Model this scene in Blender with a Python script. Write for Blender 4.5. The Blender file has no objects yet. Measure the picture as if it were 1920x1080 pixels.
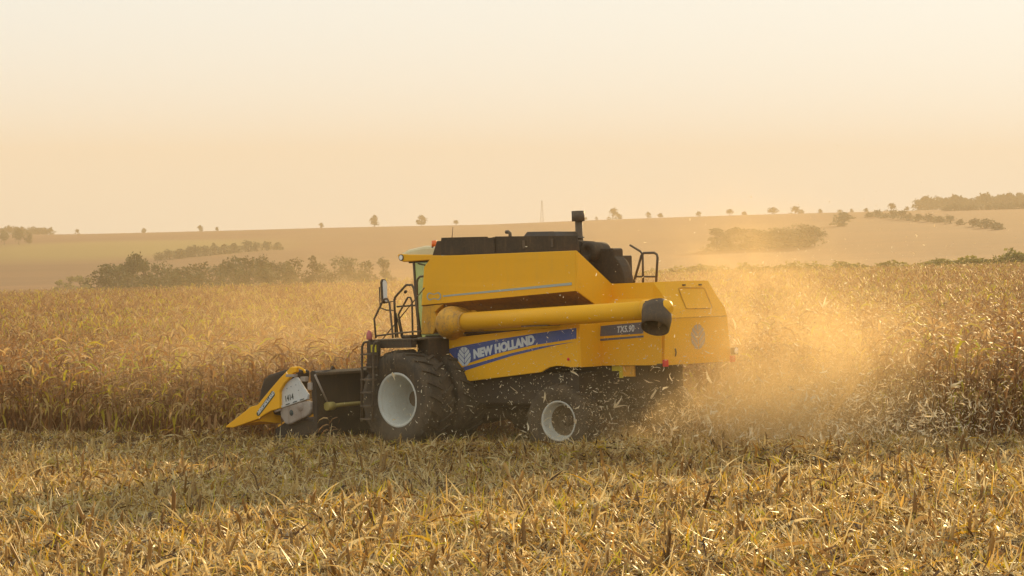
import bpy, math, random
import numpy as np
from mathutils import Vector, Matrix
R = math.radians
rnd = random.Random(7)
rng = np.random.default_rng(11)
S = bpy.context.scene
COL = S.collection

# ------------------------------------------------------------------ camera, sky, sun, exposure
cam_d = bpy.data.cameras.new('camera'); cam = bpy.data.objects.new('camera', cam_d); COL.objects.link(cam)
cam.location = (0, 0, 3.5)
cam.rotation_euler = (R(90 - 1.2085), 0, 0)
cam_d.lens = 80; cam_d.sensor_width = 36; cam_d.clip_end = 9000; cam_d.clip_start = .2
S.camera = cam
SUN_AZ, SUN_EL = R(22), R(13.8)
W = bpy.data.worlds.new('World'); S.world = W; W.use_nodes = True
nt = W.node_tree; bg = nt.nodes['Background']
sky = nt.nodes.new('ShaderNodeTexSky'); sky.sky_type = 'NISHITA'; sky.sun_disc = False
sky.sun_elevation = SUN_EL; sky.sun_rotation = SUN_AZ
sky.air_density = 1.0; sky.dust_density = 1.0; sky.ozone_density = 1.0; sky.altitude = 0
# sky brightness flattened by gamma to lift the shaded sides, then tinted
gm = nt.nodes.new('ShaderNodeGamma'); gm.inputs[1].default_value = .08; nt.links.new(sky.outputs[0], gm.inputs[0])
tn = nt.nodes.new('ShaderNodeMix'); tn.data_type = 'RGBA'; tn.blend_type = 'MULTIPLY'; tn.inputs[0].default_value = 1; tn.clamp_result = False
nt.links.new(gm.outputs[0], tn.inputs[6]); tn.inputs[7].default_value = (4.02, 4.30, 4.22, 1)
nt.links.new(tn.outputs[2], bg.inputs[0]); bg.inputs[1].default_value = .12
sl = bpy.data.lights.new('sun', 'SUN'); sl.energy = 5.0; sl.angle = R(.6); sl.color = (1, .70, .33)
so = bpy.data.objects.new('sun', sl); COL.objects.link(so)
sd = Vector((math.sin(SUN_AZ) * math.cos(SUN_EL), math.cos(SUN_AZ) * math.cos(SUN_EL), math.sin(SUN_EL)))
so.rotation_euler = (sd).to_track_quat('Z', 'Y').to_euler(); so.location = (20, 40, 30)
vs = S.view_settings; vs.view_transform = 'Standard'; vs.look = 'None'; vs.exposure = .72; vs.gamma = 1
S.cycles.volume_bounces = 1; S.cycles.max_bounces = 8; S.cycles.volume_max_steps = 256
S.cycles.use_denoising = True

# ------------------------------------------------------------------ material helpers
def mat(name):
    m = bpy.data.materials.new(name); m.use_nodes = True
    return m, m.node_tree, m.node_tree.nodes['Principled BSDF']
def N(nt, t, **kw):
    n = nt.nodes.new(t)
    for k, v in kw.items(): setattr(n, k, v)
    return n
def ramp(nt, stops):
    n = nt.nodes.new('ShaderNodeValToRGB'); e = n.color_ramp.elements
    while len(e) > 1: e.remove(e[-1])
    e[0].position = stops[0][0]; e[0].color = (*stops[0][1], 1)
    for p, c in stops[1:]:
        x = e.new(p); x.color = (*c, 1)
    return n
def noise(nt, scale, detail=4, vec=None, rough=.55):
    n = nt.nodes.new('ShaderNodeTexNoise'); n.inputs['Scale'].default_value = scale
    n.inputs['Detail'].default_value = detail; n.inputs['Roughness'].default_value = rough
    if vec is not None: nt.links.new(vec, n.inputs['Vector'])
    return n
def mixc(nt, fac, a, b):
    n = nt.nodes.new('ShaderNodeMix'); n.data_type = 'RGBA'
    for s, v in ((0, fac), (6, a), (7, b)):
        if isinstance(v, (float, int)): n.inputs[s].default_value = v
        elif isinstance(v, tuple): n.inputs[s].default_value = (*v, 1)
        else: nt.links.new(v, n.inputs[s])
    return n.outputs[2]
def mrange(nt, v, a, b, c=0, d=1):
    n = nt.nodes.new('ShaderNodeMapRange'); nt.links.new(v, n.inputs[0])
    for i, x in enumerate((a, b, c, d)): n.inputs[i + 1].default_value = x
    return n.outputs[0]
def dusty(name, col, dust=(.42, .29, .14), amt=.35, rough=.45, metal=0, scale=2.2, streak=True, spec=.5):
    """paint with an uneven coat of field dust"""
    m, nt, b = mat(name); tc = N(nt, 'ShaderNodeTexCoord')
    n1 = noise(nt, scale, 6, tc.outputs['Object']); n2 = noise(nt, scale * 14, 5, tc.outputs['Object'])
    f = mrange(nt, n1.outputs[0], .35, .75, amt * .25, amt)
    f2 = mrange(nt, n2.outputs[0], .5, .8, 0, amt * .7)
    mp = N(nt, 'ShaderNodeMapping'); mp.inputs['Scale'].default_value = (5, 5, .7); nt.links.new(tc.outputs['Object'], mp.inputs[0])
    n3 = noise(nt, 2.5, 5, mp.outputs[0], .7); f3 = mrange(nt, n3.outputs[0], .52, .75, 0, amt * .9)
    ad0 = N(nt, 'ShaderNodeMath', operation='ADD'); nt.links.new(f2, ad0.inputs[0]); nt.links.new(f3, ad0.inputs[1])
    add = N(nt, 'ShaderNodeMath', operation='ADD', use_clamp=True); nt.links.new(f, add.inputs[0]); nt.links.new(ad0.outputs[0], add.inputs[1])
    nt.links.new(mixc(nt, add.outputs[0], col, dust), b.inputs['Base Color'])
    nt.links.new(mrange(nt, add.outputs[0], 0, .8, rough, .95), b.inputs['Roughness'])
    b.inputs['Metallic'].default_value = metal; b.inputs['Specular IOR Level'].default_value = spec
    bp = N(nt, 'ShaderNodeBump'); bp.inputs['Strength'].default_value = .12; bp.inputs['Distance'].default_value = .01
    nt.links.new(n1.outputs[0], bp.inputs['Height']); nt.links.new(bp.outputs[0], b.inputs['Normal'])
    return m
def plain(name, col, rough=.5, metal=0):
    m, nt, b = mat(name); b.inputs['Base Color'].default_value = (*col, 1); b.inputs['Roughness'].default_value = rough
    b.inputs['Metallic'].default_value = metal
    return m
def foliage(name, stops, trans=.4, rough=.55, spec=.4, island=False):
    """leaf-like surface, colour picked by the face attribute rnd (plus object random)"""
    m, nt, b = mat(name)
    at = N(nt, 'ShaderNodeAttribute', attribute_name='rnd')
    rp = ramp(nt, stops)
    oi = N(nt, 'ShaderNodeObjectInfo')
    ad = N(nt, 'ShaderNodeMath', operation='MULTIPLY_ADD'); nt.links.new(oi.outputs['Random'], ad.inputs[0]); ad.inputs[1].default_value = .06
    nt.links.new(at.outputs['Fac'], ad.inputs[2]); nt.links.new(ad.outputs[0], rp.inputs[0])
    nt.links.new(rp.outputs[0], b.inputs['Base Color']); b.inputs['Roughness'].default_value = rough
    b.inputs['Specular IOR Level'].default_value = spec
    tr = N(nt, 'ShaderNodeBsdfTranslucent'); nt.links.new(rp.outputs[0], tr.inputs[0])
    mx = N(nt, 'ShaderNodeMixShader'); mx.inputs[0].default_value = trans
    nt.links.new(b.outputs[0], mx.inputs[1]); nt.links.new(tr.outputs[0], mx.inputs[2])
    nt.links.new(mx.outputs[0], nt.nodes['Material Output'].inputs[0])
    return m

YEL = (.90, .43, .002)
M = {}
M['yellow'] = dusty('yellow_paint', YEL, dust=(.66, .37, .07), amt=.2, rough=.45, spec=.3)
M['yellow_dirty'] = dusty('yellow_paint_dirty', YEL, dust=(.34, .19, .08), amt=.75, rough=.5, scale=1.6)
M['black'] = dusty('black_plastic', (.020, .015, .011), dust=(.20, .12, .055), amt=.38, rough=.55)
M['canvas'] = dusty('dark_canvas', (.030, .020, .012), dust=(.22, .13, .055), amt=.3, rough=.8)
M['dark'] = dusty('shadow_dark_steel', (.025, .018, .012), dust=(.14, .08, .035), amt=.18, rough=.8)
M['recess'] = dusty('shade_and_dirt_yellow', (.50, .22, .02), dust=(.24, .12, .045), amt=.8, rough=.8, scale=1.2)  # tank's inward slope: its brown shade put into the colour, plus some dirt
M['disc'] = dusty('muddy_rim_disc', (.14, .10, .06), dust=(.22, .15, .08), amt=.6, rough=.8)
M['steel'] = dusty('dark_steel', (.05, .035, .025), dust=(.26, .17, .09), amt=.5, rough=.55, metal=.1)
M['rubber'] = dusty('tyre_rubber', (.02, .018, .015), dust=(.15, .10, .055), amt=.7, rough=.8, scale=4)
M['white'] = dusty('white_rim_paint', (.66, .66, .60), dust=(.45, .36, .22), amt=.35, rough=.4)
M['greyplate'] = dusty('pale_grey_panel', (.60, .60, .58), dust=(.42, .33, .22), amt=.22, rough=.5)
M['cover'] = dusty('grey_plastic_cover', (.40, .34, .28), dust=(.18, .10, .06), amt=.5, rough=.6, scale=5)
M['roof'] = dusty('cream_roof', (.80, .66, .36), dust=(.5, .36, .18), amt=.25, rough=.35)
M['blue'] = dusty('blue_decal', (.022, .062, .26), dust=(.40, .34, .26), amt=.16, rough=.4)
M['slate'] = dusty('slate_decal', (.085, .095, .13), dust=(.40, .32, .22), amt=.22, rough=.4)
M['letter'] = plain('silver_lettering', (.62, .63, .62), .5)
M['ink'] = plain('dark_ink', (.03, .05, .05), .5)
M['stripe'] = plain('grey_blue_stripe', (.38, .42, .36), .5)
M['bronze'] = plain('grey_leaf_emblem', (.46, .34, .24), .5)
M['green'] = plain('dark_green_badge', (.035, .055, .03), .5)
M['orange'] = plain('orange_lens', (.85, .16, .02), .25)
M['red'] = plain('red_lens', (.7, .02, .03), .3)
M['lamp'] = plain('clear_lamp_lens', (.85, .82, .75), .2)
M['pink'] = plain('dusty_red_paint', (.50, .13, .11), .5)
M['label'] = plain('yellow_warning_label', (.62, .50, .02), .6)
M['shaft'] = dusty('olive_driveshaft_guard', (.36, .28, .05), amt=.4)
M['grain'] = plain('orange_brown_recess', (.3, .15, .05), .9)
def glassmat():
    m, nt, b = mat('green_tinted_glass'); b.inputs['Base Color'].default_value = (.55, .72, .42, 1); b.inputs['Roughness'].default_value = .06
    tr = N(nt, 'ShaderNodeBsdfTransparent'); tr.inputs[0].default_value = (.72, .88, .62, 1)
    mx = N(nt, 'ShaderNodeMixShader'); mx.inputs[0].default_value = .62
    nt.links.new(b.outputs[0], mx.inputs[1]); nt.links.new(tr.outputs[0], mx.inputs[2])
    nt.links.new(mx.outputs[0], nt.nodes['Material Output'].inputs[0]); return m
M['glass'] = glassmat()
STRAW = [(0, (.045, .022, .006)), (.25, (.13, .062, .016)), (.42, (.32, .17, .045)), (.6, (.50, .31, .095)), (.78, (.66, .49, .21)), (.86, (.80, .66, .36)), (.9, (.60, .33, .025)), (1, (.44, .37, .03))]
CORN = [(0, (.10, .045, .017)), (.25, (.22, .105, .038)), (.5, (.345, .18, .066)), (.72, (.47, .275, .11)), (.85, (.60, .42, .185)), (.9, (.52, .38, .04)), (1, (.46, .40, .03))]
M['straw'] = foliage('dry_maize_trash', STRAW, .42, .5, .4)
M['corn'] = foliage('dry_maize_leaf', CORN, .42, .6, .28)
M['chaff'] = foliage('flying_chaff_flake', [(0, (.40, .24, .09)), (.4, (.75, .57, .32)), (1, (.90, .80, .56))], .45, .6, .3)
M['tree'] = foliage('tree_leaf', [(0, (.05, .055, .016)), (.5, (.09, .092, .028)), (1, (.14, .13, .042))], .25, .7, .2)
M['bush'] = foliage('bush_leaf', [(0, (.12, .115, .022)), (.5, (.21, .19, .04)), (1, (.30, .26, .06))], .4, .7, .2)
M['bark'] = plain('bark', (.07, .05, .035), .9)

# ------------------------------------------------------------------ mesh helpers
class MB:
    def __init__(s): s.v = []; s.f = []; s.mi = []; s.sm = []
    def add(s, vs, fs, smooth=False, mi=0):
        o = len(s.v); s.v += [tuple(v) for v in vs]; s.f += [tuple(i + o for i in f) for f in fs]
        s.mi += [mi] * len(fs); s.sm += [smooth] * len(fs); return s
    def box(s, lo, hi, mi=0):
        x0, y0, z0 = lo; x1, y1, z1 = hi
        return s.add([(x0, y0, z0), (x1, y0, z0), (x1, y1, z0), (x0, y1, z0), (x0, y0, z1), (x1, y0, z1), (x1, y1, z1), (x0, y1, z1)],
                     [(3, 2, 1, 0), (4, 5, 6, 7), (0, 1, 5, 4), (1, 2, 6, 5), (2, 3, 7, 6), (3, 0, 4, 7)], mi=mi)
    def prism(s, pts, ax, a, b, mi=0, smooth=False):
        """polygon (2D, the two other axes in order) extruded from a to b along axis ax"""
        n = len(pts)
        def P(p, c): q = list(p); q.insert(ax, c); return tuple(q)
        vs = [P(p, a) for p in pts] + [P(p, b) for p in pts]
        fs = [tuple(range(n)), tuple(range(2 * n - 1, n - 1, -1))] + [(i, (i + 1) % n, n + (i + 1) % n, n + i) for i in range(n)]
        return s.add(vs, fs, mi=mi)
    def tube(s, path, r, n=10, caps=True, smooth=True, mi=0):
        P = [Vector(p) for p in path]; rr = r if isinstance(r, (list, tuple)) else [r] * len(P)
        vs = []; fs = []; t0 = (P[1] - P[0]).normalized(); up = Vector((0, 0, 1)) if abs(t0.z) < .9 else Vector((1, 0, 0))
        u = t0.cross(up).normalized()
        for i, p in enumerate(P):
            t = ((P[min(i + 1, len(P) - 1)] - P[i]).normalized() + (P[i] - P[max(i - 1, 0)]).normalized()).normalized()
            u = (u - t * u.dot(t)).normalized(); w = t.cross(u)
            for k in range(n):
                a = 2 * math.pi * k / n; vs.append(p + (u * math.cos(a) + w * math.sin(a)) * rr[i])
        for i in range(len(P) - 1):
            for k in range(n):
                fs.append((i * n + k, i * n + (k + 1) % n, (i + 1) * n + (k + 1) % n, (i + 1) * n + k))
        s.add(vs, fs, smooth, mi)
        if caps:
            o = len(s.v) - len(vs); s.f += [tuple(o + k for k in range(n))[::-1], tuple(o + (len(P) - 1) * n + k for k in range(n))]; s.mi += [mi] * 2; s.sm += [False] * 2
        return s
    def lathe(s, prof, c, ax, n=32, smooth=True, mi=0, closed=False):
        """profile of (radius, offset along ax) round the axis through c"""
        vs = []; fs = []; m = len(prof)
        o1, o2 = [(1, 2), (2, 0), (0, 1)][ax]
        for k in range(n):
            a = 2 * math.pi * k / n
            for r, h in prof:
                p = list(c); p[ax] += h; p[o1] += r * math.cos(a); p[o2] += r * math.sin(a); vs.append(p)
        for k in range(n):
            for i in range(m - 1 + (1 if closed else 0)):
                j = (i + 1) % m; k2 = (k + 1) % n
                fs.append((k * m + i, k2 * m + i, k2 * m + j, k * m + j))
        return s.add(vs, fs, smooth, mi)
    def build(s, name, m, parent=None, bevel=0, recalc=True):
        me = bpy.data.meshes.new(name); me.from_pydata(s.v, [], s.f)
        for x in (m if isinstance(m, (list, tuple)) else [m]): me.materials.append(x)
        me.polygons.foreach_set('material_index', s.mi); me.polygons.foreach_set('use_smooth', s.sm)
        if recalc:
            import bmesh
            b = bmesh.new(); b.from_mesh(me); bmesh.ops.recalc_face_normals(b, faces=b.faces); b.to_mesh(me); b.free()
        o = bpy.data.objects.new(name, me); COL.objects.link(o)
        if parent: o.parent = parent
        if bevel:
            bv = o.modifiers.new('bevel', 'BEVEL'); bv.width = bevel; bv.segments = 2; bv.limit_method = 'ANGLE'; bv.angle_limit = R(35)
        return o
def tag(o, label=None, cat=None, group=None, kind=None):
    for k, v in (('label', label), ('category', cat), ('group', group), ('kind', kind)):
        if v: o[k] = v
    return o
def empty(name, M4=None):
    o = bpy.data.objects.new(name, None); COL.objects.link(o); o.empty_display_size = .3
    if M4 is not None: o.matrix_world = M4
    return o
def text_mb(txt, size, M4, shear=0, bold=0, sx=1, spacing=1):
    c = bpy.data.curves.new('lettering', 'FONT'); c.body = txt; c.size = size; c.shear = shear; c.offset = bold; c.extrude = .002
    c.space_character = spacing; c.align_x = 'LEFT'
    o = bpy.data.objects.new('lettering', c); COL.objects.link(o)
    bpy.context.view_layer.update()
    me = o.evaluated_get(bpy.context.evaluated_depsgraph_get()).to_mesh()
    mb = MB(); T = M4 @ Matrix.Diagonal((sx, 1, 1, 1))
    mb.add([T @ v.co for v in me.vertices], [tuple(p.vertices) for p in me.polygons])
    o.to_mesh_clear(); bpy.data.objects.remove(o); bpy.data.curves.remove(c)
    return mb
def side_m(x, y, z, rot=0):   # writing on a left-hand side panel
    return Matrix.Translation((x, y, z)) @ Matrix(((-1, 0, 0, 0), (0, 0, 1, 0), (0, 1, 0, 0), (0, 0, 0, 1))) @ Matrix.Rotation(rot, 4, 'Z')

# ------------------------------------------------------------------ terrain
YU = np.array([-80, 0, 50, 62, 76, 90, 270, 350, 500, 620, 800, 1100, 1500, 1700, 2000, 3000, 5000.])
ZU = np.array([3.49, 1.15, -.31, -.6, -.83, -1.02, -2.6, -5.2, -6.8, -7.2, -4.5, 4.5, 13.9, 15, 13, 5, 0.])
uu = np.linspace(math.log(40), math.log(5120), 900); yt = np.exp(uu) - 120
zt = np.interp(yt, YU, ZU); kk = np.hanning(17); kk /= kk.sum()
zp = np.convolve(np.pad(zt, 8, mode='edge'), kk, 'valid')
near = np.clip((yt - 45) / 20, 0, 1); zp = zt * (1 - near) + zp * near
def G(x, y):
    x = np.asarray(x, float); y = np.asarray(y, float)
    z = np.interp(y, yt, zp)
    gx = np.interp(y, [0, 60, 270, 1500], [.0324, .0324, .027, .027])
    z = z + gx * np.clip(x, -900, 900) + 3e-5 * np.interp(y, [500, 1500], [0, 1]) * np.clip(x, -500, 500) ** 2
    far = np.clip((y - 300) / 500, 0, 1)
    z = z + far * (1.1 * np.sin(x / 130 + 1) * np.sin(y / 210) + .5 * np.sin(x / 47 + y / 90))
    return z
xs = np.sinh(np.linspace(-6.4, 6.4, 221)) * 4.0; ys = np.concatenate([np.linspace(-60, 70, 131), 70 + (np.exp(np.linspace(0.02, 1, 170) * 4.6) - 1) / (math.exp(4.6) - 1) * 2130])
X, Y = np.meshgrid(xs, ys); Z = G(X, Y) + .02 * np.sin(X * 3.1 + Y) * (np.abs(Y) < 60)
nx = len(xs); vv = np.stack([X, Y, Z], -1).reshape(-1, 3)
ii = np.arange(len(ys) - 1)[:, None] * nx + np.arange(nx - 1)[None]
ff = np.stack([ii, ii + 1, ii + nx + 1, ii + nx], -1).reshape(-1, 4)
def np_mesh(name, v, f, m, attr=None, smooth=False, link=True):
    me = bpy.data.meshes.new(name); me.vertices.add(len(v)); me.vertices.foreach_set('co', np.ascontiguousarray(v, np.float32).ravel())
    me.loops.add(f.size); me.loops.foreach_set('vertex_index', np.ascontiguousarray(f, np.int32).ravel())
    me.polygons.add(len(f)); me.polygons.foreach_set('loop_start', np.arange(0, f.size, f.shape[1], dtype=np.int32))
    if smooth: me.polygons.foreach_set('use_smooth', np.ones(len(f), bool))
    me.materials.append(m); me.update(calc_edges=True)
    if attr is not None:
        a = me.attributes.new('rnd', 'FLOAT', 'FACE'); a.data.foreach_set('value', np.ascontiguousarray(attr, np.float32))
    if not link: return me
    o = bpy.data.objects.new(name, me); COL.objects.link(o); return o
def ground_mat():
    m, nt, b = mat('field_ground'); tc = N(nt, 'ShaderNodeTexCoord'); P = tc.outputs['Object']
    sp = N(nt, 'ShaderNodeSeparateXYZ'); nt.links.new(P, sp.inputs[0])
    n1 = noise(nt, 1.3, 8, P, .7); n2 = noise(nt, 14, 4, P, .7)
    soil = ramp(nt, [(.3, (.07, .037, .016)), (.55, (.15, .085, .036)), (.75, (.25, .155, .07))]); nt.links.new(n1.outputs[0], soil.inputs[0])
    soil2 = mixc(nt, mrange(nt, n2.outputs[0], .45, .7), soil.outputs[0], (.30, .20, .09))
    # far fields: patches of bare red soil, stubble and pasture, each a real piece of land
    mp = N(nt, 'ShaderNodeMapping'); mp.inputs['Scale'].default_value = (1 / 330, 1 / 520, 0); mp.inputs['Rotation'].default_value = (0, 0, .5); nt.links.new(P, mp.inputs[0])
    wob = noise(nt, 1.2, 3, mp.outputs[0]); wm = N(nt, 'ShaderNodeVectorMath', operation='MULTIPLY_ADD')
    nt.links.new(wob.outputs[1], wm.inputs[0]); wm.inputs[1].default_value = (.35, .35, 0); nt.links.new(mp.outputs[0], wm.inputs[2])
    vo = N(nt, 'ShaderNodeTexVoronoi'); vo.inputs['Scale'].default_value = 1; vo.inputs['Randomness'].default_value = .9; nt.links.new(wm.outputs[0], vo.inputs[0])
    sc = N(nt, 'ShaderNodeSeparateColor'); nt.links.new(vo.outputs['Color'], sc.inputs[0])
    fr = ramp(nt, [(0, (.12, .048, .028)), (.25, (.17, .082, .04)), (.45, (.13, .062, .032)), (.6, (.19, .105, .045)), (.78, (.14, .066, .034)), (1, (.16, .075, .038))])
    fr.color_ramp.interpolation = 'CONSTANT'; nt.links.new(sc.outputs[0], fr.inputs[0])
    mp2 = N(nt, 'ShaderNodeMapping'); mp2.inputs['Scale'].default_value = (.004, .02, 0); nt.links.new(P, mp2.inputs[0])
    st = noise(nt, 2, 6, mp2.outputs[0], .65)
    mul = N(nt, 'ShaderNodeMix'); mul.data_type = 'RGBA'; mul.blend_type = 'MULTIPLY'; mul.inputs[0].default_value = 1
    nt.links.new(fr.outputs[0], mul.inputs[6]); g = ramp(nt, [(.3, (.7, .7, .7)), (.7, (1.25, 1.2, 1.1))]); nt.links.new(st.outputs[0], g.inputs[0]); nt.links.new(g.outputs[0], mul.inputs[7])
    # pasture lying on the left slope
    pa = N(nt, 'ShaderNodeVectorMath', operation='MULTIPLY_ADD'); nt.links.new(P, pa.inputs[0]); pa.inputs[1].default_value = (1 / 85, 1 / 190, 0); pa.inputs[2].default_value = (1.9, -6.1, 0)
    pw = N(nt, 'ShaderNodeVectorMath', operation='MULTIPLY_ADD'); nt.links.new(wob.outputs[1], pw.inputs[0]); pw.inputs[1].default_value = (.5, .9, 0); nt.links.new(pa.outputs[0], pw.inputs[2])
    pl_ = N(nt, 'ShaderNodeVectorMath', operation='LENGTH'); nt.links.new(pw.outputs[0], pl_.inputs[0])
    pm = mrange(nt, pl_.outputs['Value'], 1.1, .55)
    far_c = mixc(nt, pm, mul.outputs[2], (.19, .14, .035))
    f = mrange(nt, sp.outputs[1], 262, 300)
    nt.links.new(mixc(nt, f, soil2, far_c), b.inputs['Base Color']); b.inputs['Roughness'].default_value = .95; b.inputs['Specular IOR Level'].default_value = .1
    bp = N(nt, 'ShaderNodeBump'); bp.inputs['Strength'].default_value = .6; bp.inputs['Distance'].default_value = .08
    nt.links.new(n1.outputs[0], bp.inputs['Height']); nt.links.new(bp.outputs[0], b.inputs['Normal'])
    return m
tag(np_mesh('ground', vv, ff, ground_mat(), smooth=True), kind='structure')

# ------------------------------------------------------------------ where the machine stands (x forward, y left, z up)
YAW, PIT = R(42), R(2.5)
f0 = Vector((-math.cos(YAW), math.sin(YAW), 0)); l0 = Vector((-math.sin(YAW), -math.cos(YAW), 0))
fv = f0 * math.cos(PIT) + Vector((0, 0, -math.sin(PIT))); uv = fv.cross(l0)
MO = Vector((-.286, 38.437, .014))
MW = Matrix(((fv.x, l0.x, uv.x, MO.x), (fv.y, l0.y, uv.y, MO.y), (fv.z, l0.z, uv.z, MO.z), (0, 0, 0, 1)))
def sq(x, y):   # world -> along travel, to the left of it
    dx, dy = np.asarray(x) - MO.x, np.asarray(y) - MO.y
    return dx * f0.x + dy * f0.y, dx * l0.x + dy * l0.y

# ------------------------------------------------------------------ the harvester
C = empty('combine_harvester', MW)
tag(C, 'dusty yellow combine harvester driving left through dry maize, unloading auger folded along its side', 'combine harvester')
Yl = M['yellow']
def arc(cx, cz, r, a0, a1, n, rz=None): return [(cx + r * math.cos(R(a0 + (a1 - a0) * i / (n - 1))), cz + (rz or r) * math.sin(R(a0 + (a1 - a0) * i / (n - 1)))) for i in range(n)]
# lower side shields
side = [(.31, 1.83), (.32, 1.74), (.18, 1.735), (-.01, 1.705), (-.19, 1.62), (-.35, 1.475), (-.47, 1.33), (-.56, 1.18), (-.60, 1.155), (-.66, 1.15),
        (-2.33, 1.30), (-2.40, 1.335), (-2.50, 1.375), (-2.64, 1.395), (-2.80, 1.39), (-2.95, 1.37), (-3.12, 1.375), (-3.12, 2.04)]
for sgn in (1, -1):
    sp = MB().prism(side, 1, sgn * 1.36, sgn * 1.40).build('side_shield', Yl, C, .012)
    if sgn > 0:
        # lips, pressed seam and sticker work on this side
        MB().prism([(-.29, 1.68), (-.50, 1.72), (-1.35, 1.825), (-2.2, 1.91), (-3.085, 1.985), (-3.075, 1.82), (-2.19, 1.73), (-1.38, 1.60), (-.81, 1.465), (-.64, 1.425), (-.46, 1.53)], 1, 1.401, 1.404).build('blue_decal', M['blue'], sp)
        low = [(-.56, 1.375), (-1.02, 1.465), (-1.73, 1.61), (-2.3, 1.70), (-2.86, 1.755), (-3.05, 1.77), (-2.63, 1.72), (-1.72, 1.565), (-1.02, 1.412), (-.60, 1.315)]
        MB().prism(low, 1, 1.401, 1.404).build('blue_stripe', M['blue'], sp)
        text_mb('NEW HOLLAND', .185, side_m(-.885, 1.4075, 1.535, R(9.6)), .12, .012, .97, 1.03).build('lettering', M['letter'], sp)
        MB().lathe([(.0, .012), (.022, .010), (.026, 0)], (-2.9, 1.402, 1.50), 1, 12).build('reflector', M['red'], sp)
def emblem(cx, cz, a, b, put):
    """oval leaf: two halves of slanting blades with clear veins between"""
    mb = MB()
    for sg in (-1, 1):
        for k in range(4):
            lo0, hi0 = -1.25 + k * .52, -1.25 + (k + 1) * .52 - .10
            if k == 3: hi0 = 3
            pts_lo, pts_hi = [], []
            for i in range(15):
                x = .05 + .94 * i / 14; e = math.sqrt(max(0, 1 - x * x))
                lo = max(-e, lo0 + .85 * x); hi = min(e, hi0 + .85 * x)
                if hi - lo > .01: pts_lo.append((x, lo)); pts_hi.append((x, hi))
            if len(pts_lo) < 2: continue
            pg = pts_lo + pts_hi[::-1]; n = len(pg); o = []
            for t in (0, .003): o += [put(cx + sg * p[0] * a, cz + p[1] * b, t) for p in pg]
            m = len(pts_lo); fs = []
            for i in range(m - 1):
                fs.append((i, i + 1, n - 2 - i, n - 1 - i)); fs.append((n + i, n + i + 1, 2 * n - 2 - i, 2 * n - 1 - i))
            for i in range(n): fs.append((i, (i + 1) % n, n + (i + 1) % n, n + i))
            mb.add(o, fs)
    return mb
emblem(-.675, 1.562, .145, .155, lambda u, v, t: (u, 1.405 + t, v)).build('leaf_emblem', M['letter'], C)
# dusty leaf emblem, model lettering at the rear
decb = [(-3.17, 2.0), (-4.00, 2.04), (-4.02, 2.02), (-4.02, 1.87), (-3.15, 1.84)]
# main body shell: cross-section lofted backwards
sec = [(0, 2.665), (.54, 2.66), (.555, 2.41), (.84, 2.23), (.88, 2.10), (.885, 1.375), (0, 1.375)]
bx = [-4.20, -4.20, -4.275, -4.34, -4.37, -4.37, -4.37]
ry = [0, .54, .67, .77, .79, .86, 0]
hood = MB(); L = [(-3.08, y, z) for y, z in sec]; B_ = [(bx[i], ry[i], sec[i][1]) for i in range(7)]
mid = [(-3.95, sec[i][0], sec[i][1]) for i in range(7)]
vsx = L + mid + B_; vsx += [(x, -y, z) for x, y, z in vsx]
fs = []
for o in (0, 21):
    for j in (0, 7):
        for i in range(6): fs.append((o + j + i, o + j + i + 1, o + j + i + 8, o + j + i + 7))
fs += [(14, 15, 36, 35), (15, 16, 37, 36), (16, 17, 38, 37), (17, 18, 39, 38), (18, 19, 40, 39)]
hood.add(vsx, fs); hood.build('rear_hood', Yl, C, .02)
# raised pressing on the sloped rear door, seam, handle marks
def rear_pt(y, z, t=0):
    if z > 2.10: x = np.interp(z, [2.10, 2.23, 2.41, 2.66], [-4.37, -4.34, -4.275, -4.20])
    else: x = -4.37
    return (float(x) - t, y, z)
win = [(.28, 2.55), (.24, 2.565), (-.36, 2.555), (-.40, 2.54), (-.455, 2.24), (-.43, 2.215), (.21, 2.225), (.24, 2.24)]
dr = MB(); win_i = [(y * .93 - .005, 2.39 + (z - 2.39) * .90) for y, z in win]
nW = len(win); vo_ = [rear_pt(y, z, .004) for y, z in win] + [rear_pt(y, z, -.012) for y, z in win_i] + [rear_pt(y, z, .016) for y, z in [(a * .975, 2.39 + (b - 2.39) * .97) for a, b in win]]
for i in range(nW):
    j = (i + 1) % nW; dr.add([vo_[i], vo_[j], vo_[2 * nW + j], vo_[2 * nW + i], vo_[nW + j], vo_[nW + i]], [(0, 1, 2, 3), (3, 2, 4, 5)])
dr.build('access_door_seam', M['yellow_dirty'], C)
MB().box((-4.378, -.77, 2.085), (-4.366, .78, 2.097)).build('hood_seam', M['yellow_dirty'], C)
MB().box((-4.392, -.80, 1.37), (-4.37, .86, 1.475)).build('rear_sill', Yl, C, .006)
emblem(.01, 1.785, .185, .195, lambda u, v, t: (-4.373 - t, -u, v)).build('rear_leaf_emblem', M['bronze'], C)
for y, z in ((.12, 2.60), (-.30, 2.60)):
    MB().box((-4.24, y - .03, z - .012), (-4.22, y + .03, z + .012)).build('hinge', M['black'], C)
MB().tube([(-4.375, .58, 1.50), (-4.39, .58, 1.56), (-4.378, .58, 1.62)], .01, 6).build('door_catch', M['steel'], C)
tl = MB().box((-4.43, .82, 1.35), (-4.38, .92, 1.46)).build('tail_light', M['red'], C, .01)
MB().box((-4.38, .86, 1.37), (-4.30, .96, 1.40)).build('light_bracket', M['black'], tl)
tl = MB().box((-4.43, -.90, 1.355), (-4.38, -.80, 1.46)).build('tail_light', M['red'], C, .01)
w = MB().box((-4.47, -.93, 1.475), (-4.40, -.81, 1.585)).build('work_lamp', M['black'], C, .01)
MB().lathe([(0, -.012), (.045, -.008), (.05, 0)], (-4.471, -.87, 1.53), 0, 16).build('lamp_lens', M['lamp'], w)
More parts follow.
